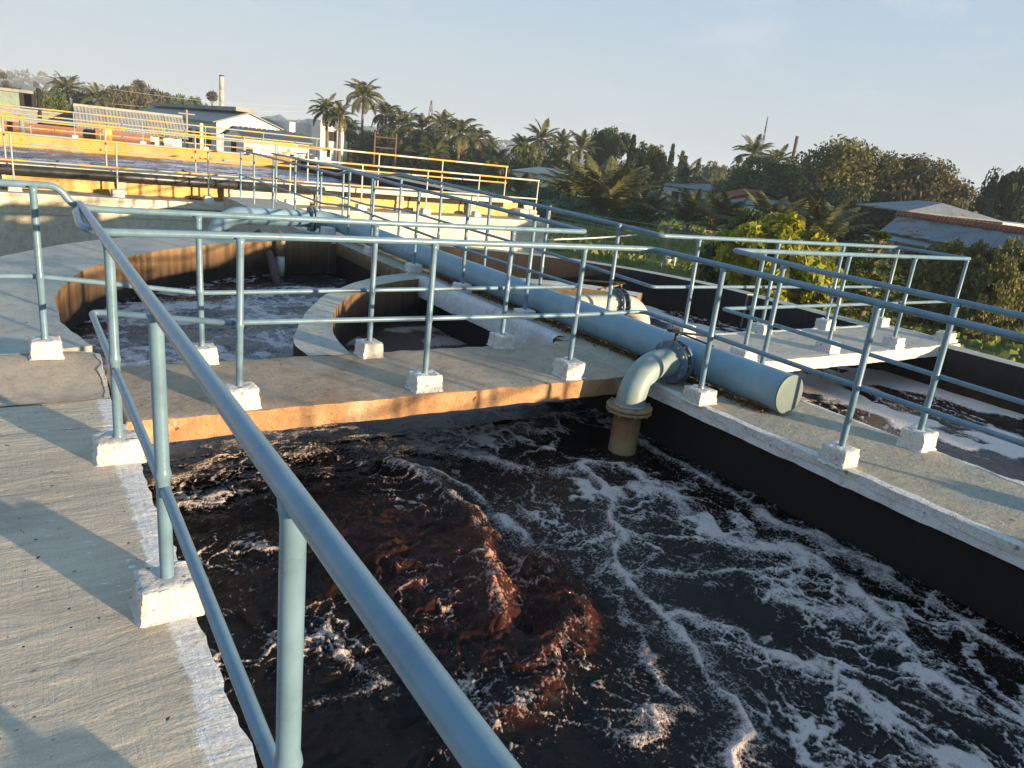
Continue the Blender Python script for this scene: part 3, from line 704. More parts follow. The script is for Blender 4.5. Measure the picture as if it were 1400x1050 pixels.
# ------------------------------------------------------------------ liquor in the ditches
def foam_field(X, Y, seed, sc=1.0, warp=.35):
    """network of foam threads: warped cell edges at two sizes, broken up by noise"""
    wx = X + warp*fbm(X*1.3*sc, Y*1.3*sc, seed, 5) + .10*fbm(X*6*sc, Y*6*sc, seed+4, 3)
    wy_ = Y + warp*fbm(X*1.3*sc+40, Y*1.3*sc, seed+1, 5) + .10*fbm(X*6*sc+9, Y*6*sc, seed+5, 3)
    f1, f2 = worley(wx*2.1*sc, wy_*1.5*sc, seed); e1 = f2-f1
    g1, g2 = worley(wx*5.2*sc+7, wy_*3.6*sc, seed+3); e2 = g2-g1
    h1, h2 = worley(wx*13*sc+7, wy_*9*sc, seed+9); e3 = h2-h1
    return e1, e2, e3
def water_mesh(name, X, Y, Z, F, B, mask, mat):
    ny, nx = X.shape
    me = bpy.data.meshes.new(name)
    V = np.c_[X.ravel(), Y.ravel(), Z.ravel()]
    I = np.arange(nx*ny).reshape(ny, nx)
    q = np.stack([I[:-1, :-1], I[:-1, 1:], I[1:, 1:], I[1:, :-1]], -1).reshape(-1, 4)
    keep = (mask[:-1, :-1] & mask[:-1, 1:] & mask[1:, 1:] & mask[1:, :-1]).ravel(); q = q[keep]
    me.vertices.add(len(V)); me.vertices.foreach_set('co', V.ravel())
    me.loops.add(q.size); me.loops.foreach_set('vertex_index', q.ravel().astype(np.int32))
    me.polygons.add(len(q)); me.polygons.foreach_set('loop_start', np.arange(0, q.size, 4, dtype=np.int32)); me.polygons.foreach_set('loop_total', np.full(len(q), 4, dtype=np.int32))
    me.update(calc_edges=True)
    for nm, arr in (('foam', F), ('churn', B)):
        a = me.attributes.new(nm, 'FLOAT', 'POINT'); a.data.foreach_set('value', arr.ravel().astype(np.float32))
    me.polygons.foreach_set('use_smooth', np.ones(len(q), dtype=bool))
    me.materials.append(mat); me.validate()
    o = bpy.data.objects.new(name, me); COL.objects.link(o); kind(o, 'structure'); return o
def liquor_mat(name, dark, churn, foam, fine=95, bump=.35, rough=.08, spec=.22):
    t = NT(name); v = t.coords('World')
    af = t.node('ShaderNodeAttribute', attribute_name='foam').outputs['Fac']
    ac = t.node('ShaderNodeAttribute', attribute_name='churn').outputs['Fac']
    vo = t.node('ShaderNodeTexVoronoi'); vo.inputs['Scale'].default_value = fine*.62; t.link(v, vo.inputs['Vector'])
    vo2 = t.node('ShaderNodeTexVoronoi'); vo2.inputs['Scale'].default_value = fine*1.5; t.link(v, vo2.inputs['Vector'])
    hole = t.math('SUBTRACT', vo.outputs['Distance'], .42); hole2 = t.math('SUBTRACT', vo2.outputs['Distance'], .42)
    lace = t.noise(v, fine*.22, 6, .72, .7)
    f = t.math('ADD', af, t.math('MULTIPLY', t.math('SUBTRACT', lace, .5), .85))
    f = t.math('ADD', f, t.math('MULTIPLY', hole, .55)); f = t.math('ADD', f, t.math('MULTIPLY', hole2, .38))
    fm = t.ramp(f, [(.42, 0), (.58, .48), (.95, 1)])
    cm = t.ramp(t.math('ADD', ac, t.math('MULTIPLY', t.math('SUBTRACT', lace, .5), .8)), [(.35, 0), (1.05, 1)])
    base = t.mix(cm, dark, churn)
    thick = t.ramp(f, [(.50, 0), (1.05, 1)])
    fcol = t.mix(thick, hsv(foam, .62), foam)
    fcol = t.mix(t.ramp(vo2.outputs['Distance'], [(.15, .35), (.5, 0)]), fcol, hsv(foam, .45))
    fcol = t.mix(t.math('MULTIPLY', cm, .8), fcol, tuple(a*b for a, b in zip(foam, (.78, .45, .36))))
    col = t.mix(fm, base, fcol)
    rr = t.mix(fm, rough, .9)
    h = t.math('ADD', t.math('MULTIPLY', t.noise(v, 42, 5, .65, .6), .5), t.math('MULTIPLY', t.noise(v, 11, 4, .6, .5), 1.1))
    h = t.math('ADD', h, t.math('MULTIPLY', thick, 1.0))
    h = t.math('ADD', h, t.math('MULTIPLY', t.math('MULTIPLY', t.math('MINIMUM', ac, 1.0), t.noise(v, 95, 6, .72, .8)), 2.6)); h = t.math('ADD', h, t.math('MULTIPLY', t.math('MULTIPLY', t.math('MINIMUM', ac, 1.0), t.ramp(t.noise(v, 34, 4, .6, 1.5), [(.40, 0), (.5, 1), (.60, 0)])), .9)); h = t.math('ADD', h, t.math('MULTIPLY', fm, t.math('MULTIPLY', vo.outputs['Distance'], .35)))
    n = t.bump(h, bump, .02)
    return t.fin(col, rr, n, t.mix(fm, spec, .1))
M_LIQ = liquor_mat('dark_frothing_liquor', (.0050, .0036, .0034), (.048, .0145, .0090), (.52, .445, .415), 95, .42, .07, .13)
M_LIQ2 = liquor_mat('foam_covered_liquor', (.012, .010, .012), (.10, .060, .038), (.54, .49, .49), 60, .4, .10, .4)
M_LIQ3 = liquor_mat('pale_foamed_liquor', (.030, .018, .016), (.06, .03, .02), (.66, .56, .50), 60, .3, .12)

M_LIQ4 = liquor_mat('wind_ruffled_liquor', (.014, .013, .018), (.05, .02, .014), (.60, .58, .62), 14, 1.0, .25, .5)
# near ditch: strong boil in the middle, foam swept to the right
nx, ny = 390, 760
x = np.linspace(.40, 4.23, nx); y = np.linspace(-.9, 4.75, ny); X, Y = np.meshgrid(x, y)
WX = X + .10*fbm(X*2.2, Y*2.2, 201, 4) + .035*fbm(X*8, Y*8, 203, 3); WY = Y + .10*fbm(X*2.2+30, Y*2.2, 202, 4) + .035*fbm(X*8, Y*8+20, 204, 3)
def blob(cx, cy, rx, ry, a=0):
    dx, dy = WX-cx, WY-cy; c, s = cos(a), sin(a)
    return np.exp(-(((dx*c+dy*s)/rx)**2+((-dx*s+dy*c)/ry)**2))
crest = [(1.98,4.25),(2.14,3.90),(2.20,3.52),(2.08,3.06),(1.88,2.68),(1.72,2.38)]
ridge2 = [(1.18,1.90),(1.46,1.93),(1.70,2.05),(1.92,2.18),(2.12,2.34),(2.29,2.56),(2.27,2.74),(2.12,2.84)]
dcr = polydist(WX, WY, crest); dr2 = polydist(WX, WY, ridge2)
mound = blob(1.60, 3.08, .62, .85, .25)
mound2 = blob(2.02, 2.46, .30, .40, -.6)
churn = np.clip(1.15*mound + .9*mound2 + .35*blob(1.1, 2.4, .7, .7), 0, 1.1)
Z = np.full_like(X, WL)
Z += .09*mound**1.2 + .055*mound2
# the boil falls away steeply past its crest
behind = sstep(0, .30, (X-2.02)-.20*np.sin((Y-2.6)*1.6))*blob(2.25, 3.2, .55, 1.1)
Z -= .07*behind
Z += .055*np.exp(-(dcr/.10)**2) + .042*np.exp(-(dr2/.10)**2)
Z -= .09*np.exp(-(polydist(WX, WY, [(2.30,3.5),(2.16,3.0),(2.02,2.62),(1.86,2.36)])/.09)**2)*.9
ch = np.clip(churn, 0, 1); amp = .22+1.25*ch
FX = X+.16*fbm(X*3.1, Y*3.1, 301, 4)+.05*fbm(X*9, Y*9, 303, 3); FY = Y+.16*fbm(X*3.1+9, Y*3.1, 302, 4)+.05*fbm(X*9+4, Y*9, 304, 3)
rg1 = ridged(FX*3.6, FY*3.6, 7, 4); rg2 = ridged(FX*9, FY*9, 9, 3); rg3 = ridged(FX*23, FY*23, 19, 3)
Z += amp*(.028*fbm(WX*2.6, WY*2.6, 5, 3) + .036*(rg1-.6) + .036*(rg2-.6)) + .026*(.12+ch)*(rg3-.6)
Z += .010*fbm(X*3.5, Y*6.5, 8, 4)
Z += .007*np.sin((Y*26+8*fbm(X*1.5, Y*1.5, 88, 3)))*blob(1.0, 4.1, .9, .55)
peaks = sstep(.62, .86, .55*rg1+.45*rg2)
red = ch*(.58+.40*peaks) + .6*np.exp(-(dr2/.11)**2)*(.2+1.2*peaks) + .45*np.exp(-(dcr/.12)**2)*mound + .35*blob(1.90, 2.9, .20, .38, .2)
e1, e2, e3 = foam_field(X, Y, 21)
WM = .40+1.25*vnoise(X*2.6+5, Y*2.2, 68)
SX = X+.13*fbm(X*2.6, Y*2.6, 211, 5)+.05*fbm(X*9, Y*9, 213, 4); SY = Y+.13*fbm(X*2.6+30, Y*2.6, 212, 5)+.05*fbm(X*9, Y*9+20, 214, 4)
def line(pts, w):
    d = polydist(SX, SY, pts); return np.maximum(np.exp(-(d/(w*WM))**2), .45*np.exp(-(d/(w*3.2))**2))
L = [line([(3.64,3.64),(3.32,3.75),(3.14,3.21),(2.9,2.8),(2.69,2.62),(2.65,2.4),(2.56,2.09),(2.42,1.86),(2.37,1.72),(2.38,1.56),(2.28,1.43),(2.05,1.28),(1.9,1.1)], .052),
     .9*line([(3.64,3.64),(3.52,3.06),(3.40,2.65),(3.55,2.45),(3.8,2.36)], .06),
     .80*line([(4.12,4.02),(4.10,3.26),(4.02,2.49),(4.05,2.0),(4.02,1.53),(3.98,1.14),(3.9,.6)], .06),
     .85*line([(2.62,2.55),(2.95,2.32),(3.28,2.29),(3.29,2.05),(3.34,1.81),(3.51,1.67)], .048),
     .85*line([(3.3,2.3),(3.49,2.2),(3.81,2.24),(3.84,1.97),(3.63,1.62),(3.47,1.37),(3.36,1.14),(3.37,.89)], .05),
     .6*line([(2.5,2.5),(2.38,2.2),(2.22,1.95),(2.13,1.83),(2.18,1.66),(2.0,1.61),(1.85,1.60)], .045),
     .85*line([(2.6,2.1),(2.75,1.88),(2.81,1.67),(2.93,1.4),(3.0,1.15)], .055),
     .7*line([(.65,4.46),(1.09,4.75),(1.8,4.65),(2.5,4.40),(2.85,3.93),(3.2,3.75)], .07),
     .6*line([(.84,2.59),(1.06,2.77),(1.06,2.49),(1.19,2.33),(.81,2.32)], .04),
     .75*line([(2.15,4.1),(2.33,3.75),(2.40,3.4),(2.28,3.0)], .05)]
streak = np.max(np.stack(L), 0)
calm = np.clip(mound*1.25+mound2*.9, 0, 1)
dens = np.clip(.66*sstep(2.0, 2.7, X+.25*fbm(X*1.5, Y*1.5, 33, 3)) + .45*sstep(3.7, 4.5, Y) + .40*sstep(2.5, 1.3, Y)*sstep(.9, 1.6, X), 0, 1)*(1-.85*calm)
q1 = vnoise(X*1.7+.7*fbm(X*2, Y*2, 61, 3), Y*1.25, 60)*.6+.4*vnoise(X*4.4, Y*3.4, 62)
patch = sstep(.46, .66, q1)
wv = .6+.8*vnoise(X*3, Y*3, 64)
net1 = np.exp(-(e1/(.045*wv))**2); net2 = np.exp(-(e2/(.050*wv))**2); net3 = np.exp(-(e3/.10)**2)
fil = sstep(.80, .93, ridged(FX*2.6+3, FY*1.9, 66, 3, .5))
F = dens*(.74*net1*(.35+.65*sstep(.25, .5, q1)) + .50*net2*patch + .24*net3*patch + .34*patch*sstep(.9, .25, e2) + .70*fil + .42*np.exp(-(e3/.07)**2)*sstep(.45, .7, vnoise(X*2.2+8, Y*1.8, 69)))
strand = streak*(.50+.65*vnoise(X*8, Y*6, 71)); F = np.maximum(F, 1.05*strand) + .25*strand*F
F += (.55*np.exp(-(dcr/.055)**2)+.36*np.exp(-(dr2/.06)**2))*(.05+1.0*vnoise(X*13, Y*13, 72))
thr = (np.exp(-(e2/.05)**2)*.52+np.exp(-(e3/.09)**2)*.40+.5*fil)*(.32+.9*sstep(.34, .66, vnoise(X*2.6, Y*2.6, 73)))*np.clip(.74+.42*mound+.35*sstep(1.6, .6, X), 0, 1.3)
F += thr*(1-dens*.5)
F -= .22*sstep(.55, .95, vnoise(X*1.3+3, Y*1.0, 75))*(1-streak)
F = np.clip(F, 0, 1.25)
Z += .014*np.clip(F, 0, 1.2)*(1-.4*mound) + .020*strand
churn = red
water_mesh('near_ditch_liquor', X, Y, Z, F, churn, np.ones_like(X, bool), M_LIQ)

# basin beyond the footbridge (with the well inside the guide wall)
nx, ny = 230, 400
x = np.linspace(.0, 4.24, nx); y = np.linspace(4.72, 11.5, ny); X, Y = np.meshgrid(x, y)
inwell = (np.hypot(X-4.7, Y-5.75) < 2.70) & (Y > 5.0)
rough_ = np.where(inwell, .35, 1.0)
Z = WL + rough_*(.040*fbm(X*1.6, Y*1.6, 100, 3)+.030*(ridged(X*3.0+.5*fbm(X*2, Y*2, 1, 3), Y*5.5, 101, 4)-.6)+.014*(ridged(X*9, Y*13, 102, 3)-.6)) - np.where(inwell, .02, 0)
e1, e2, e3 = foam_field(X, Y, 51, .8, .6)
patch = sstep(.30, .60, vnoise(X*1.6+.8*fbm(X*1.5, Y*1.5, 104, 4), Y*2.6, 103))
F = .50*patch + .45*np.exp(-(e2/.12)**2) + .5*np.exp(-(e1/.10)**2)*patch + .35*sstep(.1, .5, fbm(X*3, Y*7, 110, 4))
F -= .45*sstep(9.2, 10.8, Y+.25*X-.9)
Fw = .80*sstep(.36, .60, vnoise(X*1.4+.9*fbm(X*1.1, Y*1.1, 105, 4), Y*3.2, 106)) + .30*sstep(6.6, 5.6, Y)
F = np.where(inwell, Fw*.85, F); F = np.clip(F, 0, 1.1)
C = np.where(inwell, .75, .05)
water_mesh('basin_liquor', X, Y, Z, F, C, (np.hypot(X-4.6, Y-7.0) < 4.6) | (Y < 7), M_LIQ2)

# right ditch, largely covered with foam
nx, ny = 240, 640
x = np.linspace(4.95, 9.05, nx); y = np.linspace(-2.6, 11.4, ny); X, Y = np.meshgrid(x, y)
Z = WL + .008*fbm(X*3, Y*3, 120, 4) 
WX = X+.22*fbm(X*1.3, Y*1.3, 121, 4); WY = Y+.3*fbm(X*1.3+9, Y*1.3, 122, 4)
n = .55*vnoise(WX*1.5, WY*1.1, 123)+.30*vnoise(WX*4.2, WY*3.0, 124)+.15*vnoise(WX*10, WY*7, 125)
e1, e2, e3 = foam_field(X, Y, 91, .9, .5)
F = 1.05*sstep(.42, .55, n + .18*sstep(6.6, 5.4, X) - .16*blob(0, 0, 1, 1)*0 - .10*sstep(6.4, 8.2, X)*sstep(5.0, 3.5, Y)) 
F = np.maximum(F, .85*np.exp(-(e2/.10)**2)*sstep(.35, .6, vnoise(X*2, Y*2, 128)))
F = np.clip(F, 0, 1.1); Z += .012*F
water_mesh('right_ditch_liquor', X, Y, Z, F, np.zeros_like(X), (np.hypot(X-4.6, Y-7.0) < 4.5) | (Y < 7), M_LIQ3)

# far raised tank
nx, ny = 260, 240
x = np.linspace(-16, 11.9, nx); y = np.linspace(18.95, 36.2, ny); X, Y = np.meshgrid(x, y)
Z = -.20 + .030*(ridged(X*.9, Y*1.6, 131, 4)-.6)+.03*fbm(X*.6, Y*.8, 132, 4)+.05*(ridged(X*2.2, Y*3, 133, 3)-.6)
F = np.clip(.80*sstep(.34, .60, .6*vnoise(X*.5+fbm(X*.5, Y*.5, 135, 3), Y*.9, 134)+.4*vnoise(X*2, Y*3, 136))+.25*fbm(X*2, Y*2, 137, 3), 0, 1)
water_mesh('far_tank_liquor', X, Y, Z, F, np.zeros_like(X), np.ones_like(X, bool), M_LIQ4)

# ------------------------------------------------------------------ far raised tank
ft = thing('raised_tank', 'large raised far tank with yellow wall, cream ledge and frothy liquor', 'tank', (0, 18.3, GZ))
def part(name, mb, mats, parent, smooth=None):
    o = mb.build(name, mats, parent); P_(o) if parent.parent is None else None
    if smooth: autosmooth(o, smooth)
    return o
TX0, TX1 = -16.0, 13.25
lw = slab(TX0, TX1, 18.34, 19.3, GZ-.2, -.36, .25, .012, 61).build('lower_wall', [M_CREAM]*6, ft); P_(lw)
lg = slab(TX0, TX1+.04, 18.26, 19.2, -.355, -.205, .2, .014, 62).build('ledge', [M_RIM, M_CREAM, M_CREAM, M_CREAM, M_CREAM, M_CREAM], ft); P_(lg)
p = part('lower_band', MB().box(TX0, TX1-.05, 18.325, 18.34, -.62, -.56), M_CREAM, ft)
for i in range(13):                                     # wall panels between the ribs
    x0 = TX0+.2+2.25*i; x1 = min(x0+2.05, TX1-.5)
    if x1 > x0: part('wall_panel', MB().box(x0, x1, 19.14, 19.30, -.24, .20), M_YELLOW if i < 9 or i > 9 else M_CREAM, ft)
M_RIBCONC = rough_mat('chipped_rib_plaster', (.58, .50, .36), (.68, .60, .45), 5, (.3, .22, .12), .8, .02, 20)
for i in range(14):
    x0 = TX0+2.25*i; x1 = min(x0+.2, TX1-.3)
    mb = slab(x0, x1, 18.93 if i % 3 == 0 else 19.06, 19.16, -.21, .17-(.0 if i % 2 else .03), .07, .03, 70+i); o = mb.build('rib', [M_RIBCONC]*6, ft); P_(o); autosmooth(o, 50)
rimm = slab(TX0, 12.3, 18.78, 19.32, .215, .325, .25, .010, 63).build('rim_slab', [M_RIM, M_CREAM, M_CREAM, M_CREAM, M_CREAM, M_TANKWALL], ft); P_(rimm)
part('dark_band', MB().box(TX0, 12.2, 19.10, 19.139, .06, .214), M_TANKWALL, ft)  # dark strip along the wall below the rim slab
part('inner_wall', MB().box(TX0, 11.9, 19.305, 19.5, GZ, .21), M_TANKWALL, ft)
o = slab(11.55, 12.3, 19.33, 36.3, GZ, .30, .3, .012, 64).build('side_wall', [M_RIM, M_CREAM, M_ORWALL, M_TANKWALL, M_CREAM, M_RIM], ft); P_(o)  # inner face coloured near-black to stand for its shade
o = slab(TX0, 13.0, 36.0, 36.6, GZ, .28, .3, .012, 65).build('far_wall', [M_RIM, M_ORWALL, M_ORWALL, M_ORWALL, M_ORWALL, M_RIM], ft); P_(o)
o = slab(12.6, 13.2, 18.75, 19.3, -.2, .06, .1, .02, 66).build('corner_block', [M_CREAM]*6, ft); P_(o)
bpipe = MB().tube([(TX0, 18.70, .215), (-4, 18.695, .213), (2, 18.70, .21), (6.6, 18.71, .20)], .10, 18).build('service_pipe', M_BLACKPIPE, None, True)
tag(bpipe, 'black plastic pipe running along the rim of the raised yellow tank', 'pipe')
# banded railings of the raised tank
def band_tube(name, parent, path, r, bands, mats, n=7):
    P = [Vector(p) for p in path]; Q = [P[0]]; mi = []
    for a, b in zip(P[:-1], P[1:]):
        d = (b-a).length; k = max(1, round(d/bands))
        for i in range(1, k+1): Q.append(a+(b-a)*i/k); mi.append(len(mi) % 2)
    mb = MB().tube(Q, r, n, mi=mi); o = mb.build(name, mats, parent); P_(o); o.data.polygons.foreach_set('use_smooth', [True]*len(o.data.polygons)); return o
YG = [M_STRIPE_Y, M_STRIPE_G]; YP = [M_STRIPE_Y, M_STRIPE_P]
def band_railing(label, path, ztop, zmid, zbase, pxy, r=.021, mats=YG, blocks=True, extra=None, bands=.95):
    t = thing('railing', label, 'railing', (pxy[0][0], pxy[0][1], zbase), 'banded railings of the raised tank')
    band_tube('top_rail', t, [(x, y, ztop) for x, y in path], r*1.15, bands, mats)
    band_tube('mid_rail', t, [(x, y, zmid) for x, y in path], r, bands, mats)
    if extra: band_tube('mid_rail', t, [(x, y, extra) for x, y in path], r, bands, mats)
    for x, y in pxy:
        if blocks: add_block(t, x, y, zbase, 1.25)
        add_post(t, x, y, zbase+(.1 if blocks else 0), ztop, .02, M_STRIPE_G if mats is YG else M_STRIPE_P, 8)
    return t
band_railing('yellow and grey banded railing on the cream ledge of the raised tank', [(-15.5,18.6),(5,18.6)], .925, .40, -.205, [(.09+1.87*k, 18.6) for k in range(-8, 3)])
band_railing('yellow and white banded railing ending at the right corner of the cream ledge', [(5.05,18.6),(13.05,18.6)], .925, .40, -.205, [(5.7,18.6),(7.55,18.6),(9.4,18.6),(11.0,18.6),(13.02,18.6)], mats=YP)
band_railing('yellow and grey banded railing on the rim just above the black pipe', [(-15.5,19.12),(6,19.12)], 1.22, .72, .32, [(-.02+1.84*k, 19.12) for k in range(-8, 4)], blocks=False)
band_railing('yellow and white banded railing on the rim above the yellow wall at the right', [(6.05,19.12),(12.25,19.12)], 1.22, .76, .32, [(6.3,19.12),(8.2,19.12),(10.1,19.12),(12.2,19.12)], mats=YP, blocks=False)
band_railing('yellow and grey banded railing along the orange far wall of the raised tank', [(-14,36.3),(12.8,36.3)], 1.29, .80, .28, [(-.13+2.5*k, 36.3) for k in range(-5, 6)], r=.028)
band_railing('banded outer railing beyond the orange far wall, seen through the nearer ones', [(-14,37.6),(12.6,37.6)], 1.0, .5, -.1, [(.9+2.5*k, 37.6) for k in range(-5, 5)], r=.028, extra=.1)

# ------------------------------------------------------------------ ground
def ground_mat():
    t = NT('rough_grass_ground'); v = t.coords('World')
    a = t.noise(v, .12, 6, .6, .6); b = t.noise(v, .9, 6, .65); c = t.noise(v, 9, 5, .7)
    col = t.ramp(b, [(.3, (.085, .12, .030)), (.55, (.13, .155, .045)), (.75, (.19, .18, .07))])
    col = t.mix(t.ramp(a, [(.56, 0), (.68, .8)]), col, (.20, .165, .10))
    col = t.mix(t.ramp(c, [(.4, .5), (.65, 0)]), col, (.03, .045, .014))
    return t.fin(col, .95, t.bump(c, .8, .08), .1)
M_GROUND = ground_mat()
rad = [0, 4, 8, 14, 20, 28, 38, 50, 66, 90, 130, 200, 320, 520, 900, 1500]; mb = MB(); NA = 72
mb.v.append((0, 0, GZ))
for r_ in rad[1:]:
    for k in range(NA):
        a = 2*pi*k/NA; x, y = r_*cos(a), r_*sin(a)
        z = GZ + (.10*float(fbm(np.array([x*.15]), np.array([y*.15]), 300, 3)) if r_ > 14 else 0)
        mb.v.append((x, y, z))
for k in range(NA): mb.f.append((0, 1+k, 1+(k+1) % NA))
for i in range(len(rad)-2):
    for k in range(NA):
        a, b = 1+i*NA+k, 1+i*NA+(k+1) % NA; mb.f.append((a, a+NA, b+NA, b))
mb.mi = [0]*len(mb.f)
kind(mb.build('ground', M_GROUND, None, True), 'structure')

# ------------------------------------------------------------------ foliage
def leaf_mat(name, c1, c2, c3=None, sc=.6, trans=.22, far=0):
    t = NT(name); v = t.coords('World'); g = t.node('ShaderNodeObjectInfo')
    c1, c2 = hsv(c1, 1.75), hsv(c2, 1.7); c3 = hsv(c3, 1.5) if c3 else None
    a = t.noise(v, sc, 4, .65); b = t.noise(v, sc*9, 3, .6)
    col = t.ramp(a, [(.32, c1), (.66, c2)])
    if c3: col = t.mix(t.ramp(b, [(.52, 0), (.70, 1)]), col, c3)
    col = t.mix(t.math('MULTIPLY', g.outputs['Random'], .30), col, hsv(c1, .7))
    t.fin(col, .6, None, .25)
    tr = t.node('ShaderNodeBsdfTranslucent'); t.link(col, tr.inputs[0])
    mxs = t.node('ShaderNodeMixShader'); mxs.inputs[0].default_value = trans
    o = t.n['Material Output']; t.link(t.b.outputs[0], mxs.inputs[1]); t.link(tr.outputs[0], mxs.inputs[2]); t.link(mxs.outputs[0], o.inputs[0])
    return t.m
L_DARK = leaf_mat('dark_foliage', (.016, .028, .010), (.040, .056, .018), (.060, .066, .022))
L_MID = leaf_mat('mid_foliage', (.030, .048, .013), (.066, .082, .024), (.10, .098, .034))
L_OLIVE = leaf_mat('olive_foliage', (.048, .052, .015), (.105, .098, .028), (.15, .125, .042))
L_BROWN = leaf_mat('brown_tinged_foliage', (.035, .034, .014), (.075, .062, .026), (.115, .085, .040))
L_YELLOW = leaf_mat('yellow_green_foliage', (.050, .090, .010), (.26, .235, .020), (.44, .34, .05), 1.3, .30)
L_LIME = leaf_mat('lime_foliage', (.055, .085, .015), (.13, .16, .03), (.20, .19, .04), 1.2)
L_PALM = leaf_mat('palm_frond_green', (.034, .044, .014), (.080, .080, .026), (.13, .11, .042), .9, .22)
L_PALMY = leaf_mat('dry_palm_frond', (.075, .058, .028), (.125, .095, .045), None, .9, .2)
L_CREEP = leaf_mat('creeper_leaves', (.025, .062, .030), (.055, .105, .048), (.08, .13, .06), .8)
L_CONE = leaf_mat('conifer_sprays', (.040, .058, .012), (.090, .105, .022), (.14, .135, .03), 1.5, .2)
L_CASU = leaf_mat('wispy_needles', (.050, .052, .030), (.085, .080, .045), (.12, .10, .06), .6, .2)
M_BARK = rough_mat('bark', (.13, .10, .07), (.22, .17, .12), 3, None, .8, .02, 14)
def leaves(P, Nrm, size, jitter=.6, aspect=.55):
    n = len(P); d = rng.normal(size=(n, 3)); d /= np.linalg.norm(d, axis=1)[:, None]
    nn = Nrm*(1-jitter)+d*jitter; nn /= np.linalg.norm(nn, axis=1)[:, None]+1e-9
    t = np.cross(nn, rng.normal(size=(n, 3))); t /= np.linalg.norm(t, axis=1)[:, None]+1e-9
    b = np.cross(nn, t); s = (size*(.6+.8*rng.random(n)))[:, None]
    V = np.stack([P-t*s, P-b*s*aspect, P+t*s, P+b*s*aspect], 1).reshape(-1, 3)
    F = np.arange(n*4).reshape(-1, 4); return V, F
def np_mesh(name, V, F, mat):
    me = bpy.data.meshes.new(name); me.vertices.add(len(V)); me.vertices.foreach_set('co', np.ascontiguousarray(V, dtype=np.float32).ravel())
    me.loops.add(F.size); me.loops.foreach_set('vertex_index', F.ravel().astype(np.int32)); k = F.shape[1]
    me.polygons.add(len(F)); me.polygons.foreach_set('loop_start', np.arange(0, F.size, k, dtype=np.int32)); me.polygons.foreach_set('loop_total', np.full(len(F), k, dtype=np.int32))
    me.update(calc_edges=True); me.materials.append(mat); me.validate(); return me
def crown_mesh(mat, nclump=70, per=70, leaf=.05, flat=.8, lumps=6, hollow=.55, name='crown', bottom=-.75):
    """unit crown: radius about 1, centred at the origin"""
    Ls = rng.normal(size=(lumps, 3)); Ls /= np.linalg.norm(Ls, axis=1)[:, None]; Ls *= (.30+.30*rng.random(lumps))[:, None]; Ls[:, 2] = np.abs(Ls[:, 2])*.9-.12
    rad_ = .38+.24*rng.random(lumps)
    Pc = []; 
    while len(Pc) < nclump:
        i = rng.integers(lumps); d = rng.normal(size=3); d /= np.linalg.norm(d)
        p = Ls[i]+d*rad_[i]*(hollow+(1-hollow)*rng.random()**.5)
        if p[2] > bottom: Pc.append(p)
    Pc = np.array(Pc); Pc[:, 2] *= flat
    ptsP, ptsN = [], []
    for c in Pc:
        k = int(per*(.6+.8*rng.random())); d = rng.normal(size=(k, 3)); d /= np.linalg.norm(d, axis=1)[:, None]
        r = (.10+.09*rng.random())*rng.random(k)**.4
        ptsP.append(c+d*r[:, None]*np.array([1.15, 1.15, .8])); ptsN.append(d*.6+c/ (np.linalg.norm(c)+.1)*.4+np.array([0, 0, .35]))
    V, F = leaves(np.concatenate(ptsP), np.concatenate(ptsN), leaf)
    V[:, :2] /= np.percentile(np.hypot(V[:, 0], V[:, 1]), 98); z0, z1 = np.percentile(V[:, 2], (1, 99.5)); V[:, 2] = -.8+1.8*(V[:, 2]-z0)/(z1-z0)
    return np_mesh(name, V, F, mat)
def limb_mesh(seed, h=1.0, spread=.5, n=6):
    rr = random.Random(seed); mb = MB(); top = Vector((rr.uniform(-.04, .04), rr.uniform(-.04, .04), h*.48))
    mb.tube([(0,0,0), (top.x*.4, top.y*.4, h*.25), top], [.045, .036, .028], 8)
    for k in range(n):
        a = 2*pi*k/n+rr.uniform(-.4, .4); e = top+Vector((cos(a)*spread*rr.uniform(.5, 1), sin(a)*spread*rr.uniform(.5, 1), h*rr.uniform(.08, .26)))
        s = top*rr.uniform(.6, 1); mid = (s+e)/2+Vector((0, 0, h*.04)); mb.tube([s, mid, e], [.02, .013, .005], 5)
    me = bpy.data.meshes.new('trunk'); me.from_pydata(mb.v, [], mb.f); me.materials.append(M_BARK); me.update()
    me.polygons.foreach_set('use_smooth', [True]*len(me.polygons)); return me
CRBIG = [crown_mesh(mt_, 330, 85, .026, .85, 11, .45) for mt_ in (L_OLIVE, L_BROWN, L_MID)]
CR = {k: [crown_mesh(mt, 150, 70, .040, fl, 9, .5) for _ in range(2)] for k, mt, fl in (('dark', L_DARK, .85), ('mid', L_MID, .8), ('olive', L_OLIVE, .85), ('brown', L_BROWN, .62), ('lime', L_LIME, .9))}
TRK = [limb_mesh(s) for s in (1, 2, 3)]
def tree(label, px, pyt, D, wpx, k='mid', big=None, *rest_, **kw_):
    return _tree(label, px, pyt, D, wpx, k, *rest_, big=big, **kw_)
def _tree(label, px, pyt, D, wpx, k='mid', cat='tree', group=None, name='tree', zfrac=None, big=None):
    """broadleaf: its top at (px, pyt) seen D metres off, crown wpx wide"""
    top = pt(px, pyt, D); r = wpx*D/FPX/2*1.1; H = top.z-GZ
    t = thing(name, label, cat, (top.x, top.y, GZ), group)
    hz = min(H*.53, r*1.15) if zfrac is None else H*zfrac
    obj('trunk', random.choice(TRK), t, (0, 0, 0), (0, 0, random.uniform(0, 6)), (max(r, .7)*.9, max(r, .7)*.9, max(H*.9, .5)))
    obj('crown', random.choice(CR[k]) if big is None else CRBIG[big], t, (0, 0, H-hz*1.0), (0, 0, random.uniform(0, 6)), (r, r, hz))
    return t
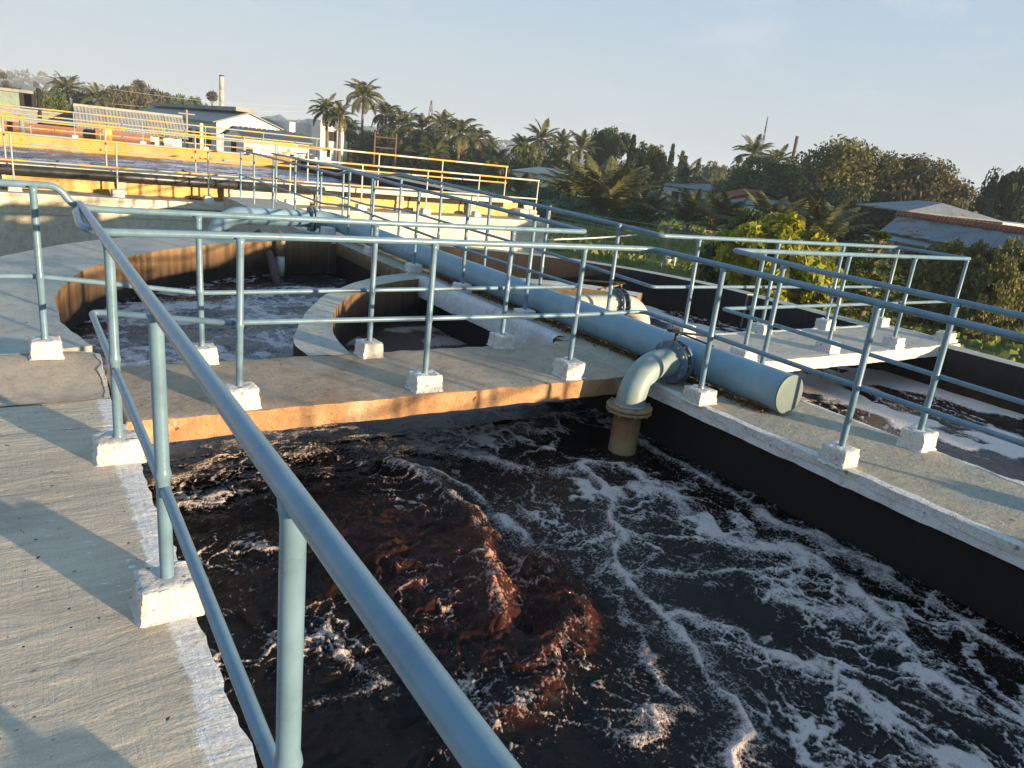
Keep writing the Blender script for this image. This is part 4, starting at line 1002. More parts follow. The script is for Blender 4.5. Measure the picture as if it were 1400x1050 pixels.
# palm: fronds are separate pieces
def frond_mesh(name, L, droop, mat, npair=36, lw=.075, ll=.62, hang=.5):
    mb = MB(); pts = []; ang = R(38); p = Vector((0, 0, 0)); n = 12
    for i in range(n+1):
        pts.append(p.copy()); a = ang-droop*(i/n)**1.3; p = p+Vector((cos(a), 0, sin(a)))*(L/n)
    mb.tube(pts, [.035*(1-.85*i/n) for i in range(n+1)], 4)
    for i in range(npair):
        u = .16+.84*(i+.3)/npair; f = u*n; k = min(int(f), n-1); q = pts[k].lerp(pts[k+1], f-k); d = (pts[k+1]-pts[k]).normalized()
        l = ll*(math.sin(pi*min(1, u*.86+.14))**.7)*(.85+.3*random.random())
        for s in (-1, 1):
            e = q + d*l*.55 + Vector((0, s*l*.75, 0)) + Vector((0, 0, -l*hang*(.4+.9*random.random())))
            w = d*lw*.5; mid = q.lerp(e, .5)+Vector((0, 0, l*.08))
            mb.add([q-w, q+w, mid+w*1.2, mid-w*1.2, e], [(0, 1, 2, 3), (3, 2, 4)])
    me = bpy.data.meshes.new(name); me.from_pydata(mb.v, [], mb.f); me.materials.append(mat); me.update(); return me
FR = [frond_mesh('frond', 2.9, R(d), L_PALM, hang=h) for d, h in ((75, .45), (100, .6), (60, .4), (120, .8))]
FRD = [frond_mesh('frond', 2.5, R(125), L_PALMY, 20, hang=1.0)]
def trunk_mesh(h, r, bend):
    mb = MB(); n = 10
    mb.tube([(bend*(i/n)**1.6, 0, h*i/n) for i in range(n+1)], [r*(1.25-.45*i/n)*(1.04 if i % 2 else 1) for i in range(n+1)], 8)
    me = bpy.data.meshes.new('trunk'); me.from_pydata(mb.v, [], mb.f); me.materials.append(M_BARK); me.update(); me.polygons.foreach_set('use_smooth', [True]*len(me.polygons)); return me
def palm(label, px, pyt, D, s=1.0, nf=30, group='coconut palms beyond the tanks', young=False, dry=2, bend=0):
    top = pt(px, pyt, D); H = top.z-GZ; h = max(.25, H-1.75*s) if not young else .3
    if young: s = (H-.3)/2.75
    t = thing('palm_tree', label, 'palm tree', (top.x, top.y, GZ), group); t.rotation_euler.z = random.uniform(0, 6)
    obj('trunk', trunk_mesh(h, .17 if not young else .24, bend), t)
    for k in range(nf):
        lay = k/nf; a = k*2.399+random.uniform(-.2, .2)
        if young: pit = R(random.uniform(-52, -24)) if lay < .65 else R(random.uniform(-24, 4))
        else: pit = R(-50+108*lay+random.uniform(-8, 8))
        obj('frond', random.choice(FR[0::2] if young else FR), t, (bend, 0, h), (R(random.uniform(-12, 12)), pit, a), (s, s*random.uniform(.85, 1.15), s))
    for k in range(0 if young else dry):
        obj('frond', FRD[0], t, (bend, 0, h-.1*s), (0, R(random.uniform(52, 70)), random.uniform(0, 6)), (s*.9,)*3)
    return t
def fan_palm(label, px, pyt, D, wpx, group='palmyra palms on the skyline', hfrac=None):
    top = pt(px, pyt, D); r = wpx*D/FPX/2; H = top.z-GZ; t = thing('fan_palm', label, 'palm tree', (top.x, top.y, GZ), group)
    obj('trunk', trunk_mesh(H-r, .16, 0), t)
    n = 520; d = rng.normal(size=(n, 3)); d /= np.linalg.norm(d, axis=1)[:, None]
    V, F = leaves(d*(r*.92*rng.random(n)**.35)[:, None], d, r*.24, .7, .35)
    obj('crown', np_mesh('crown', V, F, L_BROWN), t, (0, 0, H-r)); return t

# ------------------------------------------------------------------ trees, from the left of the picture to the right
fan_palm('pair stacked upper palmyra crown at the far left skyline', 4, 98, 260, 8); fan_palm('lower palmyra crown at the far left skyline under a taller one', 8, 109, 250, 9)
fan_palm('small distant palmyra palm above the green building roof', 49, 111, 420, 7); fan_palm('tiny palmyra palm right of the dark utility pole on the skyline', 63, 116, 520, 5)
palm('tall coconut palm at the left rising above the grey sheds', 95, 105, 120, .95, bend=.5)
palm('shorter coconut palm behind the left end of the ribbed roof', 131, 120, 115, .9, bend=-.3)
tree('dark rounded rain tree behind the ribbed roof', 168, 119, 150, 58, 'brown'); fan_palm('palmyra palm with round head above the rain tree', 190, 108, 170, 17)
tree('brownish spreading tree right of the palmyra palm', 212, 124, 160, 44, 'brown'); tree('green tree behind the warehouse ridge', 238, 130, 165, 40, 'mid'); tree('low dark tree behind the warehouse roof near the chimney', 262, 134, 170, 34, 'mid')
fan_palm('palmyra palm standing just left of the tall chimney', 290, 123, 150, 14)
tree('dark green bushy tree behind the grey wall at the left', 72, 126, 110, 52, 'mid'); tree('olive tree between the two left coconut palms', 112, 128, 118, 30, 'brown'); tree('small bush under the left coconut palm by the ribbed roof', 45, 134, 130, 30, 'dark')
tree('low trees left of the green building', 14, 118, 140, 36, 'brown')
palm('tallest coconut palm with full crown in front of the white house', 498, 110, 105, 1.12, 26, dry=4)
palm('coconut palm in front of the white tower house', 450, 133, 81, .78, 22, bend=.2, dry=3); palm('coconut palm leaning beside the white tower house', 466, 143, 79, .68, 20, dry=3)
palm('coconut palm just right of the tallest one', 529, 140, 108, 1.0); palm('coconut palm with broad crown above the rusty frame', 553, 151, 104, 1.05)
palm('coconut palm under the lattice tower', 579, 158, 98, 1.0, 20); palm('thin coconut palm right of the lattice tower', 606, 155, 112, .95); palm('large coconut palm with wide fronds over the banded railing', 631, 160, 92, 1.15, 24, dry=3)
palm('half hidden coconut palm behind the large one', 655, 174, 110, .9); palm('small thin coconut palm at the right end of the grove', 671, 187, 115, .7); palm('low palm between the grove and the long cream building', 683, 205, 96, .85)
palm('low palm with hanging fronds under the grove', 545, 196, 88, .8); palm('low palm with yellowish midribs by the banded railing', 596, 192, 84, .85); palm('short coconut palm hugging the left edge of the grove', 478, 163, 108, .8, dry=3)
for q, (px, py, D, w, k) in enumerate([(508,180,100,44,'mid'),(536,176,96,48,'dark'),(566,180,102,50,'mid'),(598,184,100,46,'dark'),(628,196,98,50,'mid'),(656,200,100,44,'olive'),(684,214,102,38,'mid'),(640,222,80,52,'mid'),(590,214,78,52,'olive'),(668,228,84,40,'mid')]):
    tree(['dense tree between the tallest palm and the rusty frame','dark tree right behind the rusty frame','green tree below the lattice tower','dark tree below the thin palm of the grove','green tree under the large wide palm','olive tree at the right part of the palm grove','tree at the right end of the palm grove','bush low in front of the large wide palm','olive bush low behind the banded railing','bush near the right end of the banded railing'][q], px, py, D, w, k)
tree('broad green tree left of the long cream building', 722, 196, 84, 58, 'mid'); palm('palm crown rising over the broad green tree', 743, 171, 90, .95, 22); tree('green tree over the long cream building', 768, 205, 88, 56, 'mid'); palm('palm left behind the cream building trees', 715, 186, 100, .75)
palm('bluish palm crown over the cream building', 771, 182, 92, .8); palm('olive palm right of the bluish one', 796, 184, 86, .95, 20); tree('dark leafy tree high above the big young palm', 829, 176, 95, 46, 'dark'); tree('dark narrow tree right of the high leafy tree', 852, 182, 92, 26, 'dark')
palm('young palm left of the biggest young palm by the cream building', 797, 212, 58, young=True, nf=18); palm('biggest young palm standing on the creeper bank', 836, 203, 50, young=True, nf=24); palm('low young palm with drooping fronds in front of the broad tree', 716, 228, 62, young=True, nf=16)
tree('bushy dark tree beside the biggest young palm', 872, 214, 66, 66, 'dark'); tree('olive green tree with pointed top right of the ashoka', 887, 198, 70, 44, 'olive')
# columnar ashoka and wispy casuarinas
def spire(label, px, pyt, D, wpx, mat, n=1500, leaf=.14, droop=.5, name='spire_tree', group=None):
    top = pt(px, pyt, D); H = top.z-GZ; r = wpx*D/FPX/2; t = thing(name, label, 'tree', (top.x, top.y, GZ), group)
    obj('trunk', trunk_mesh(H*.97, .13, 0), t)
    u = rng.random(n)**.75; a = rng.random(n)*2*pi; lob = .7+.5*vnoise(a*2.2, u*9, int(px))
    rr = r*(1-u)**.7*np.sqrt(rng.random(n))*lob+.03
    P = np.c_[rr*np.cos(a), rr*np.sin(a), H*(.12+.88*u)]; N = np.c_[np.cos(a), np.sin(a), np.full(n, -droop)]
    V, F = leaves(P, N, leaf, .5, .45); obj('crown', np_mesh('crown', V, F, mat), t); return t
spire('slim dark ashoka tree with pointed top', 867, 186, 68, 20, L_DARK, 2600, .17)
for px, py, w, lab in ((902, 205, 14, 'pale wispy casuarina next to the olive green tree'), (910, 214, 13, 'brownish wispy casuarina left of the dark slim one'), (921, 198, 15, 'darkest and tallest slim casuarina over the tin roofs'), (934, 207, 14, 'ragged casuarina right of the tallest slim one'), (938, 214, 16, 'short bent casuarina beside the ragged one'), (956, 218, 16, 'brown tipped casuarina at the right of the row')):
    spire(lab, px, py, 95, w, L_CASU if '921' not in str(px) else L_DARK, 900, .22, .2, 'casuarina_tree')
palm('yellowish coconut palm below the casuarinas', 941, 222, 80, 1.0, 22); palm('young palm at the right foot of the creeper bank', 891, 252, 52, young=True, nf=18); palm('dark young palm in front of the tin roofed houses', 950, 248, 50, young=True, nf=18)
tree('far green trees right of the casuarinas', 984, 224, 150, 40, 'olive'); tree('far pale tree left of the mango tree', 1003, 228, 170, 26, 'mid'); tree('low dark trees behind the tin roofs', 972, 238, 110, 44, 'mid')
fan_palm('dark round headed palmyra beside the mango tree', 1012, 213, 110, 10); palm('palm crown emerging over the mango tree', 1034, 190, 88, .95, 20); palm('smaller palm crown right over the mango tree', 1067, 203, 88, .85, 18)
tree('broad mango tree with flat dark crown', 1050, 216, 72, 110, 'mid', big=2); tree('brownish right flank tree of the mango tree', 1082, 226, 74, 44, 'brown')
for px, py, D, l in ((1004, 254, 46, 'young palm with arching fronds before the red tiled roofs'), (980, 258, 52, 'young palm at the edge of the meadow'), (1062, 252, 44, 'young palm below the mango tree'), (1132, 258, 46, 'tall young palm left of the rusty shed'), (1094, 268, 48, 'young palm in front of the small red roof')):
    palm(l, px, py, D, young=True, nf=16)
tree('dark low trees between mango and the big tree', 1110, 238, 84, 66, 'dark'); tree('greyish palm topped clump far between the big trees', 1112, 224, 130, 34, 'mid'); tree('dark tree in front of the big tree at its left', 1140, 232, 76, 52, 'dark')
tree('big spreading tree above the rusty shed, left half', 1182, 200, 66, 140, 'olive', big=0, zfrac=.48); tree('big spreading tree above the rusty shed, right half', 1236, 216, 67, 142, 'brown', big=1, zfrac=.47); tree('dark undergrowth at the foot of the big tree', 1160, 262, 60, 90, 'dark'); tree('brown undergrowth between the big tree and the shed', 1236, 262, 62, 80, 'brown')
tree('dark tree cut by the right edge of the picture', 1398, 232, 70, 84, 'dark', zfrac=.62); tree('pale far trees beyond the shed roof', 1318, 262, 190, 26, 'mid'); tree('far flat crowned tree left of the dark edge tree', 1350, 266, 120, 30, 'dark'); fan_palm('little palmyra head beyond the shed roof', 1304, 256, 260, 6); tree('far pale tree right behind the shed', 1296, 264, 200, 20, 'mid')
# near shrubs over the right wall
def shrub(name, label, px, pyt, D, wpx, mat, nclump=90, per=80, leaf=.05, flat=1.0, lumps=8):
    top = pt(px, pyt, D); H = top.z-GZ; r = wpx*D/FPX/2; t = thing(name, label, 'shrub', (top.x, top.y, GZ))
    obj('trunk', TRK[0], t, (0, 0, 0), (0, 0, 1), (r*.8, r*.8, H*.8)); obj('crown', crown_mesh(mat, nclump, per, leaf, flat, lumps, .6), t, (0, 0, H*.45), (0, 0, random.uniform(0, 6)), (r*1.05, r*1.05, H*.55)); return t
shrub('croton_shrub', 'bright yellow green croton shrub growing behind the right footbridge', 1082, 303, 21, 160, L_YELLOW, 190, 95, .062, 1.0, 9)
shrub('leafy_shrub', 'olive green shrub left behind the yellow croton', 1036, 290, 28, 66, L_MID, 110, 80, .05); shrub('leafy_shrub', 'dark shrub left of the croton in the meadow', 985, 335, 24, 100, L_DARK, 100, 80, .05)
shrub('leafy_shrub', 'yellowish shrub between croton and conifer', 1168, 334, 27, 56, L_OLIVE, 90, 80, .05)
def conifer(label, px, pyt, D, wpx, tiers=9):
    top = pt(px, pyt, D); H = top.z-GZ; r = wpx*D/FPX/2; t = thing('conifer', label, 'tree', (top.x, top.y, GZ)); obj('trunk', trunk_mesh(H*.98, .10, 0), t)
    for k in range(tiers):
        u = k/(tiers-1); z = H*(.10+.88*u); rr = r*(1-u*.86); P, N = [], []
        for j in range(8):
            a = 2*pi*j/8+k*.5; n = 70; s = rng.random(n)**.7; w = (rng.random(n)-.5)*.42*rr*(1.1-s)
            P.append(np.c_[cos(a)*s*rr-sin(a)*w, sin(a)*s*rr+cos(a)*w, z-.22*rr*s+.20*rr*s*s+.03*rng.normal(size=n)]); N.append(np.tile((0, 0, 1.0), (n, 1)))
        V, F = leaves(np.concatenate(P), np.concatenate(N), .085, .45, .35); obj('branch_tier', np_mesh('branch_tier', V, F, L_CONE), t)
    return t
conifer('layered conifer with flat green branch tiers behind the right footbridge end', 1205, 318, 22, 150, 10)
for q, (px, py, D, w) in enumerate([(1268,328,26,64),(1300,320,27,62),(1334,322,26,66),(1366,318,27,60),(1398,322,26,64),(1286,340,25,60),(1350,340,25,70)]):
    tree(['hedge tree nearest the conifer, before the tin shed','hedge tree with a raised tip against the tin shed','olive hedge tree in the middle of the shed front','hedge tree with feathery tip near the right edge','hedge tree cut by the right edge','lower bushy hedge tree behind the first fence posts','lower bushy hedge tree behind the right fence posts'][q], px, py+13, D, w*1.1, 'olive', zfrac=.54, group='hedge trees in front of the tin shed', name='hedge_tree')
# creeper bank and meadow
bx = []; nrm = []
for px, py, D, w, h in ((790,277,48,2.6,.9),(815,273,47,2.4,1.1),(850,277,46,2.6,1.1),(880,282,45,2.4,.8),(915,290,44,2.2,.7),(770,270,50,2.5,1.3),(740,268,46,2.2,1.0),(900,284,47,2.4,1.0),(755,285,40,2.0,.8),(800,292,40,2.0,.5),(860,292,40,2.2,.5)):
    p = at(px, py+12, GZ); n = 2600; d = rng.normal(size=(n, 3)); d[:, 2] = np.abs(d[:, 2]); d /= np.linalg.norm(d, axis=1)[:, None]
    bx.append(np.array([p.x, p.y, GZ])+d*np.array([w, w, h*1.3])*(.8+.25*rng.random((n, 1)))); nrm.append(d)
V, F = leaves(np.concatenate(bx), np.concatenate(nrm), .11, .45, .8)
o = obj('creeper_bank', np_mesh('creeper_bank', V, F, L_CREEP)); kind(o, 'stuff'); o['label'] = 'bank of blue green creepers at the far side of the meadow'
n = 60000; gx = rng.uniform(9.8, 62, n); gy = rng.uniform(-6, 66, n)
dd = np.hypot(gx, gy); dens = np.clip(vnoise(gx*.5, gy*.5, 401)*1.6-.3, .08, 1); ok = rng.random(n) < dens*np.clip(1.2-dd/70, .15, 1); gx, gy = gx[ok], gy[ok]; n = len(gx)
a = rng.random(n)*2*pi; h = (.10+.30*rng.random(n)*vnoise(gx*.3, gy*.3, 402)); w = .10+.08*rng.random(n); ln = rng.normal(size=(n, 2))*.06
base = np.full(n, GZ-.03)
V = np.stack([np.c_[gx-np.cos(a)*w, gy-np.sin(a)*w, base], np.c_[gx+np.cos(a)*w, gy+np.sin(a)*w, base], np.c_[gx+ln[:, 0]+np.cos(a)*w*.7, gy+ln[:, 1]+np.sin(a)*w*.7, base+h], np.c_[gx+ln[:, 0]-np.cos(a)*w*.4, gy+ln[:, 1]-np.sin(a)*w*.4, base+h*.8]], 1).reshape(-1, 3)
L_GRASS = leaf_mat('grass_blades', (.065, .095, .020), (.125, .15, .036), (.21, .18, .07), .35, .3)
o = obj('grass', np_mesh('grass', V, np.arange(n*4).reshape(-1, 4), L_GRASS)); kind(o, 'stuff'); o['label'] = 'rough tufted grass of the meadow beyond the right ditch'
# distant wooded skyline
mb = MB(); NS = 160
for i in range(NS+1):
    px = -120+1640*i/NS; D = 900+120*math.sin(i*.3)
    h = (14+3*math.sin(i*.11+1)+4*float(fbm(np.array([i*.23]), np.array([2.]), 500, 4)) + 3.5*float(fbm(np.array([i*1.7]), np.array([5.]), 501, 3)))*(1.15 if i < NS*.35 else .8)
    y0 = 131.5+.1125*px; b = pt(px, y0+3, D); dirv = Vector((b.x, b.y, 0)).normalized()
    for k, (dr, hz) in enumerate(((0, 0), (40, .8), (90, 1.0), (220, .7), (400, 0))): mb.v.append((b.x+dirv.x*dr, b.y+dirv.y*dr, GZ-.5+max(4, h)*hz))
    if i:
        q = len(mb.v)-10
        for k in range(4): mb.f.append((q+k, q+5+k, q+6+k, q+1+k)); mb.mi.append(0)
M_WOOD = rough_mat('distant_woods_cover', (.030, .042, .018), (.055, .062, .028), .06, (.08, .075, .045), .8, 3, .3)
kind(mb.build('hills', M_WOOD, None, True), 'structure')
n = 9000; i = rng.random(n)*1640-120; P = []
for px in i:
    D = 850+rng.uniform(0, 240); y0 = 131.5+.1125*px; b = pt(px, y0, D); P.append((b.x, b.y, GZ+rng.random()**.7*(16+8*math.sin(px*.011+1))*(1.2 if px < 480 else .8)))
V, F = leaves(np.array(P), np.tile((0, 0, 1.0), (n, 1)), 2.6, 1.0, .7)
o = obj('far_woods', np_mesh('far_woods', V, F, L_BROWN)); kind(o, 'stuff'); o['label'] = 'far wooded skyline fading into the haze'

# ------------------------------------------------------------------ buildings
M_WWALL = rough_mat('white_wash_wall', (.70, .69, .66), (.78, .77, .74), .4, (.60, .58, .54), .2, .02, 6)
M_GWALL = rough_mat('grey_wall', (.28, .28, .26), (.36, .36, .33), .4, (.22, .22, .2), .3, .02, 6)
M_GREENW = rough_mat('green_wall', (.22, .29, .24), (.28, .35, .29), .5, None, .2, .02, 6)
M_TIN = rough_mat('grey_tin_roof', (.19, .22, .24), (.25, .28, .30), .7, (.16, .18, .19), .3, .02, 5, spots=((.22, .11, .06), .9, .66))
M_RUSTTIN = rough_mat('rust_streaked_tin', (.22, .245, .26), (.29, .31, .33), .9, (.20, .10, .055), .3, .02, 5, spots=((.26, .11, .05), 1.8, .60))
M_ASB = rough_mat('asbestos_sheet', (.46, .41, .33), (.56, .51, .41), .8, (.36, .30, .22), .3, .02, 5)
M_ASBG = rough_mat('grey_asbestos_sheet', (.30, .31, .28), (.38, .38, .34), .5, None, .3, .02, 5)
M_TILE = rough_mat('red_roof_tile', (.23, .085, .05), (.31, .12, .07), 2, (.17, .07, .045), .5, .03, 12)
M_BRICK = rough_mat('red_brown_block_wall', (.26, .11, .07), (.34, .16, .10), .8, None, .4, .02, 8)
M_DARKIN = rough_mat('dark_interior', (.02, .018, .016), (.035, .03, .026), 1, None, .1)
M_RUSTFR = rough_mat('rusty_frame', (.10, .06, .045), (.15, .09, .065), 3, None, .3)
M_GREYM = paint_mat('grey_metal', (.30, .31, .32), .5)
M_WOODP = rough_mat('weathered_wood_post', (.30, .25, .18), (.42, .36, .28), 6, None, .6, .01, 30)
def corr_sheet(name, mat, a, b, c, d, ribs, amp, parent):
    """corrugated sheet on corners a b (eave) c d (ridge above b, a); ribs run up the slope"""
    a, b, c, d = map(Vector, (a, b, c, d)); n = (b-a).cross(d-a).normalized(); n = n if n.z > 0 else -n
    mb = MB(); k = ribs*4
    for i in range(k+1):
        u = i/k; o = n*(amp*math.sin(u*ribs*2*pi)); p, q = a.lerp(b, u)+o, d.lerp(c, u)+o; mb.v += [p[:], q[:], (p-n*.02)[:], (q-n*.02)[:]]
        if i: z = len(mb.v)-8; mb.f += [(z, z+4, z+5, z+1), (z, z+2, z+6, z+4), (z+3, z+1, z+5, z+7)]; mb.mi += [0]*3
    o = mb.build(name, mat, parent); o.matrix_parent_inverse = Matrix.Translation(-parent.location); return o
def sheet_roof(parent, a, b, c, d, nsheet, ribs, amp, mat, name='roof_sheet', tilt=.0):
    a, b, c, d = map(Vector, (a, b, c, d))
    for i in range(nsheet):
        u0, u1 = i/nsheet, (i+1)/nsheet+.006; lift = Vector((0, 0, .012*(i % 2)+random.uniform(0, .015)))
        corr_sheet(name, mat, a.lerp(b, u0)+lift, a.lerp(b, u1)+lift, d.lerp(c, u1)+lift, d.lerp(c, u0)+lift, ribs, amp, parent)
def wall_box(name, mat, p, q, thick, z0, z1, parent, back=None):
    p, q = Vector((p[0], p[1], 0)), Vector((q[0], q[1], 0)); d = (q-p).normalized(); nn = Vector((-d.y, d.x, 0))
    if nn.dot(Vector((p.x, p.y, 0))) < 0: nn = -nn
    vs = [p, q, q+nn*thick, p+nn*thick]; mb = MB().add([(v.x, v.y, z0) for v in vs]+[(v.x, v.y, z1) for v in vs], [(0,3,2,1),(4,5,6,7),(0,1,5,4),(1,2,6,5),(2,3,7,6),(3,0,4,7)])
    o = mb.build(name, mat, parent); o.matrix_parent_inverse = Matrix.Translation(-parent.location); return o
def bld(name, label, loc, cat='building', group=None): return thing(name, label, cat, (loc[0], loc[1], GZ), group)
# green building cut by the left edge
g0, g1 = wy(-40, 121, 84), wy(40, 128, 84); b = bld('factory_building', 'pale green flat roofed building at the left edge', g0)
wall_box('wall', M_GREENW, g0, g1, 12, GZ, g1.z, b); wall_box('roof', M_GWALL, (g0.x-.3, g0.y-.3), (g1.x+.3, g1.y-.3), 12.6, g1.z+.003, g1.z+.25, b)
for px in (27, 33): w = wy(px, 136, 83.9); wall_box('window', M_DARKIN, (w.x, 83.93), (w.x+.9, 83.93), .06, w.z-.9, w.z+.6, b)
# grey compound wall and brown plinth before it
g0, g1 = wy(-30, 146, 58), wy(106, 158, 58); b = bld('compound_wall', 'long grey wall behind the raised tank at the left', g0, 'wall'); wall_box('wall', M_GWALL, g0, g1, .3, GZ, g0.z*.5+g1.z*.5, b); wall_box('coping', M_ASBG, (g0.x, g0.y-.08), (g1.x, g1.y-.08), .46, (g0.z+g1.z)/2+.002, (g0.z+g1.z)/2+.12, b)
g0, g1 = wy(5, 172, 46), wy(206, 196, 46); b = bld('brick_wall', 'low red brown wall beyond the orange tank wall', g0, 'wall'); zt = .5*(g0.z+wy(206, 184, 46).z); wall_box('wall', M_BRICK, g0, g1, .25, GZ, zt, b); wall_box('coping', M_BRICK, (g0.x, g0.y-.05), (g1.x, g1.y-.05), .35, zt+.002, zt+.1, b)
# ribbed roof shed
YE = 52; a = wy(104, 178, YE); bb = wy(257, 188, YE); dR = wy(100, 146, YE+7); cR = wy(249, 160, YE+7); zE = (a.z+bb.z)/2; zR = (dR.z+cR.z)/2
a.z = bb.z = zE; dR.z = cR.z = zR; b = bld('ribbed_roof_shed', 'long shed with steep tan ribbed roof beyond the raised tank', a)
sheet_roof(b, a, bb, cR, dR, 11, 3, .012, M_ASB); back = 7
sheet_roof(b, (bb.x, YE+14, zE), (a.x, YE+14, zE), (dR.x, YE+7.02, zR), (cR.x, YE+7.02, zR), 6, 5, .10, M_ASB)
wall_box('wall', M_GWALL, (a.x+.3, YE+.5), (wy(150, 190, YE).x, YE+.5), 13, GZ, zE-.05, b); wall_box('wall', M_WWALL, (wy(150.5, 190, YE).x, YE+.45), (bb.x-.3, YE+.45), 13, GZ, zE-.05, b)
wall_box('ridge_cap', M_ASBG, (dR.x, YE+6.85), (cR.x, YE+6.85), .35, zR, zR+.16, b)
for px0, px1, mt in ((207, 213, M_DARKIN), (222, 238, M_GWALL)):
    x0, x1 = wy(px0, 190, YE).x, wy(px1, 190, YE).x; wall_box('door' if mt is M_DARKIN else 'window', mt, (x0, YE+.40), (x1, YE+.40), .048, GZ if mt is M_DARKIN else zE-1.2, zE-.35, b)
st = thing('brick_pier', 'yellow and brown brick pier in front of the ribbed shed', 'pier', (wy(133, 190, 45).x, 45, GZ)); x0 = wy(131, 190, 45).x
o = MB().box(x0, x0+.35, 45, 45.4, GZ, wy(133, 176, 45).z).build('brown_side', M_BRICK, st); P_(o); o = MB().box(x0+.352, x0+.75, 44.98, 45.4, GZ, wy(133, 176, 45).z+.06).build('yellow_side', M_YELLOW, st); P_(o)
# white warehouse, gable towards us
YG_ = 72; apex = wy(340, 156, YG_); lft = wy(296, 167, YG_); rgt = wy(388, 181, YG_); GL = 52
b = bld('warehouse', 'white warehouse with grey roof and bright sunlit gable', lft); zE = lft.z; xa = apex.x; xl, xr = lft.x, 2*apex.x-lft.x
mb = MB().add([(xl, YG_, GZ), (xr, YG_, GZ), (xr, YG_, zE), (xa, YG_, apex.z), (xl, YG_, zE), (xl, YG_+GL, GZ), (xr, YG_+GL, GZ), (xr, YG_+GL, zE), (xa, YG_+GL, apex.z), (xl, YG_+GL, zE)], [(0,1,2,3,4), (9,8,7,6,5), (0,4,9,5), (1,6,7,2)])
o = mb.build('wall', M_WWALL, b); P_(o)
nS = 12
for i in range(nS):
    y0, y1 = YG_-.3+(GL+.6)*i/nS, YG_-.3+(GL+.6)*(i+1)/nS-.05; e = .35; sl = (apex.z-zE)/(xa-xl)
    for s, x0 in ((1, xl), (-1, xr)):
        mb = MB().add([(x0-s*e, y0, zE-e*sl+.06), (xa, y0, apex.z+.06), (xa, y1, apex.z+.06), (x0-s*e, y1, zE-e*sl+.06), (x0-s*e, y0, zE-e*sl+.14), (xa, y0, apex.z+.14), (xa, y1, apex.z+.14), (x0-s*e, y1, zE-e*sl+.14)], [(0,1,2,3),(7,6,5,4),(0,4,5,1),(2,6,7,3),(0,3,7,4)]); o = mb.build('roof_sheet', M_ASBG, b); P_(o)
mb = MB(); mb.box(xa-.9, xa+.9, YG_+.8, YG_+GL-2, apex.z+.15, apex.z+.5); o = mb.build('ridge_vent', M_GWALL, b); P_(o)
for k in range(7):
    y0 = YG_+2.2+4.2*k; o = MB().box(xl-.06, xl+.02, y0, y0+2.2, zE-2.2, zE-.9).build('window', M_DARKIN, b); P_(o)
o = MB().box(xl-.05, xl+.03, YG_+33, YG_+38, GZ, zE-1).build('door', M_DARKIN, b); P_(o)
# small grey roofed shed in front of the warehouse
YS = 54; a = wy(331, 188, YS); bb = wy(428, 198, YS); dR = wy(318, 171, YS+3.2); cR = wy(418, 184, YS+3.2); a.z = bb.z = (a.z+bb.z)/2; dR.z = cR.z = (dR.z+cR.z)/2
b = bld('small_shed', 'small shed with grey sheet roof before the white warehouse', a); sheet_roof(b, a, bb, cR, dR, 7, 4, .05, M_ASBG); sheet_roof(b, (bb.x, YS+6.4, a.z), (a.x, YS+6.4, a.z), (dR.x, YS+3.21, dR.z), (cR.x, YS+3.21, dR.z), 4, 4, .05, M_ASBG)
mb = MB().add([(a.x+.2, YS+.3, GZ), (bb.x-.2, YS+.3, GZ), (bb.x-.2, YS+.3, a.z-.06), (a.x+.2, YS+.3, a.z-.06), (a.x+.2, YS+6.1, GZ), (bb.x-.2, YS+6.1, GZ), (bb.x-.2, YS+6.1, a.z-.06), (a.x+.2, YS+6.1, a.z-.06), (a.x+.2, YS+3.2, dR.z-.1), (bb.x-.2, YS+3.2, dR.z-.1)], [(0,1,2,3), (5,4,7,6), (4,0,3,8,7), (1,5,6,9,2)]); o = mb.build('wall', M_WWALL, b); P_(o)
o = MB().box(a.x+.14, a.x+.19, YS+2.4, YS+3.7, GZ, a.z-.35).build('door', M_DARKIN, b); P_(o); o = MB().box(wy(338, 197, YS).x, wy(347, 197, YS).x, YS+.24, YS+.29, a.z-1.2, a.z-.6).build('window', M_DARKIN, b); P_(o)
# white block building further right
Y3 = 88; a = wy(356, 163, Y3); bb = wy(436, 174, Y3); b = bld('white_building', 'long white flat building between the warehouse and the palms', a); zt = .5*(a.z+wy(436, 172, Y3).z)
wall_box('wall', M_WWALL, (wy(396, 170, Y3).x, Y3), (bb.x, Y3), 10, GZ, wy(410, 168, Y3).z, b); wall_box('wall', M_WWALL, (a.x, Y3+2), (wy(396, 170, Y3).x-.02, Y3+2), 10, GZ, zt-.8, b)
sheet_roof(b, (a.x-.3, Y3+1.2, zt-.9), (wy(396, 170, Y3).x-.05, Y3+1.2, zt-.9), (wy(396, 170, Y3).x-.05, Y3+8, zt+.2), (a.x-.3, Y3+8, zt+.2), 5, 5, .05, M_ASBG)
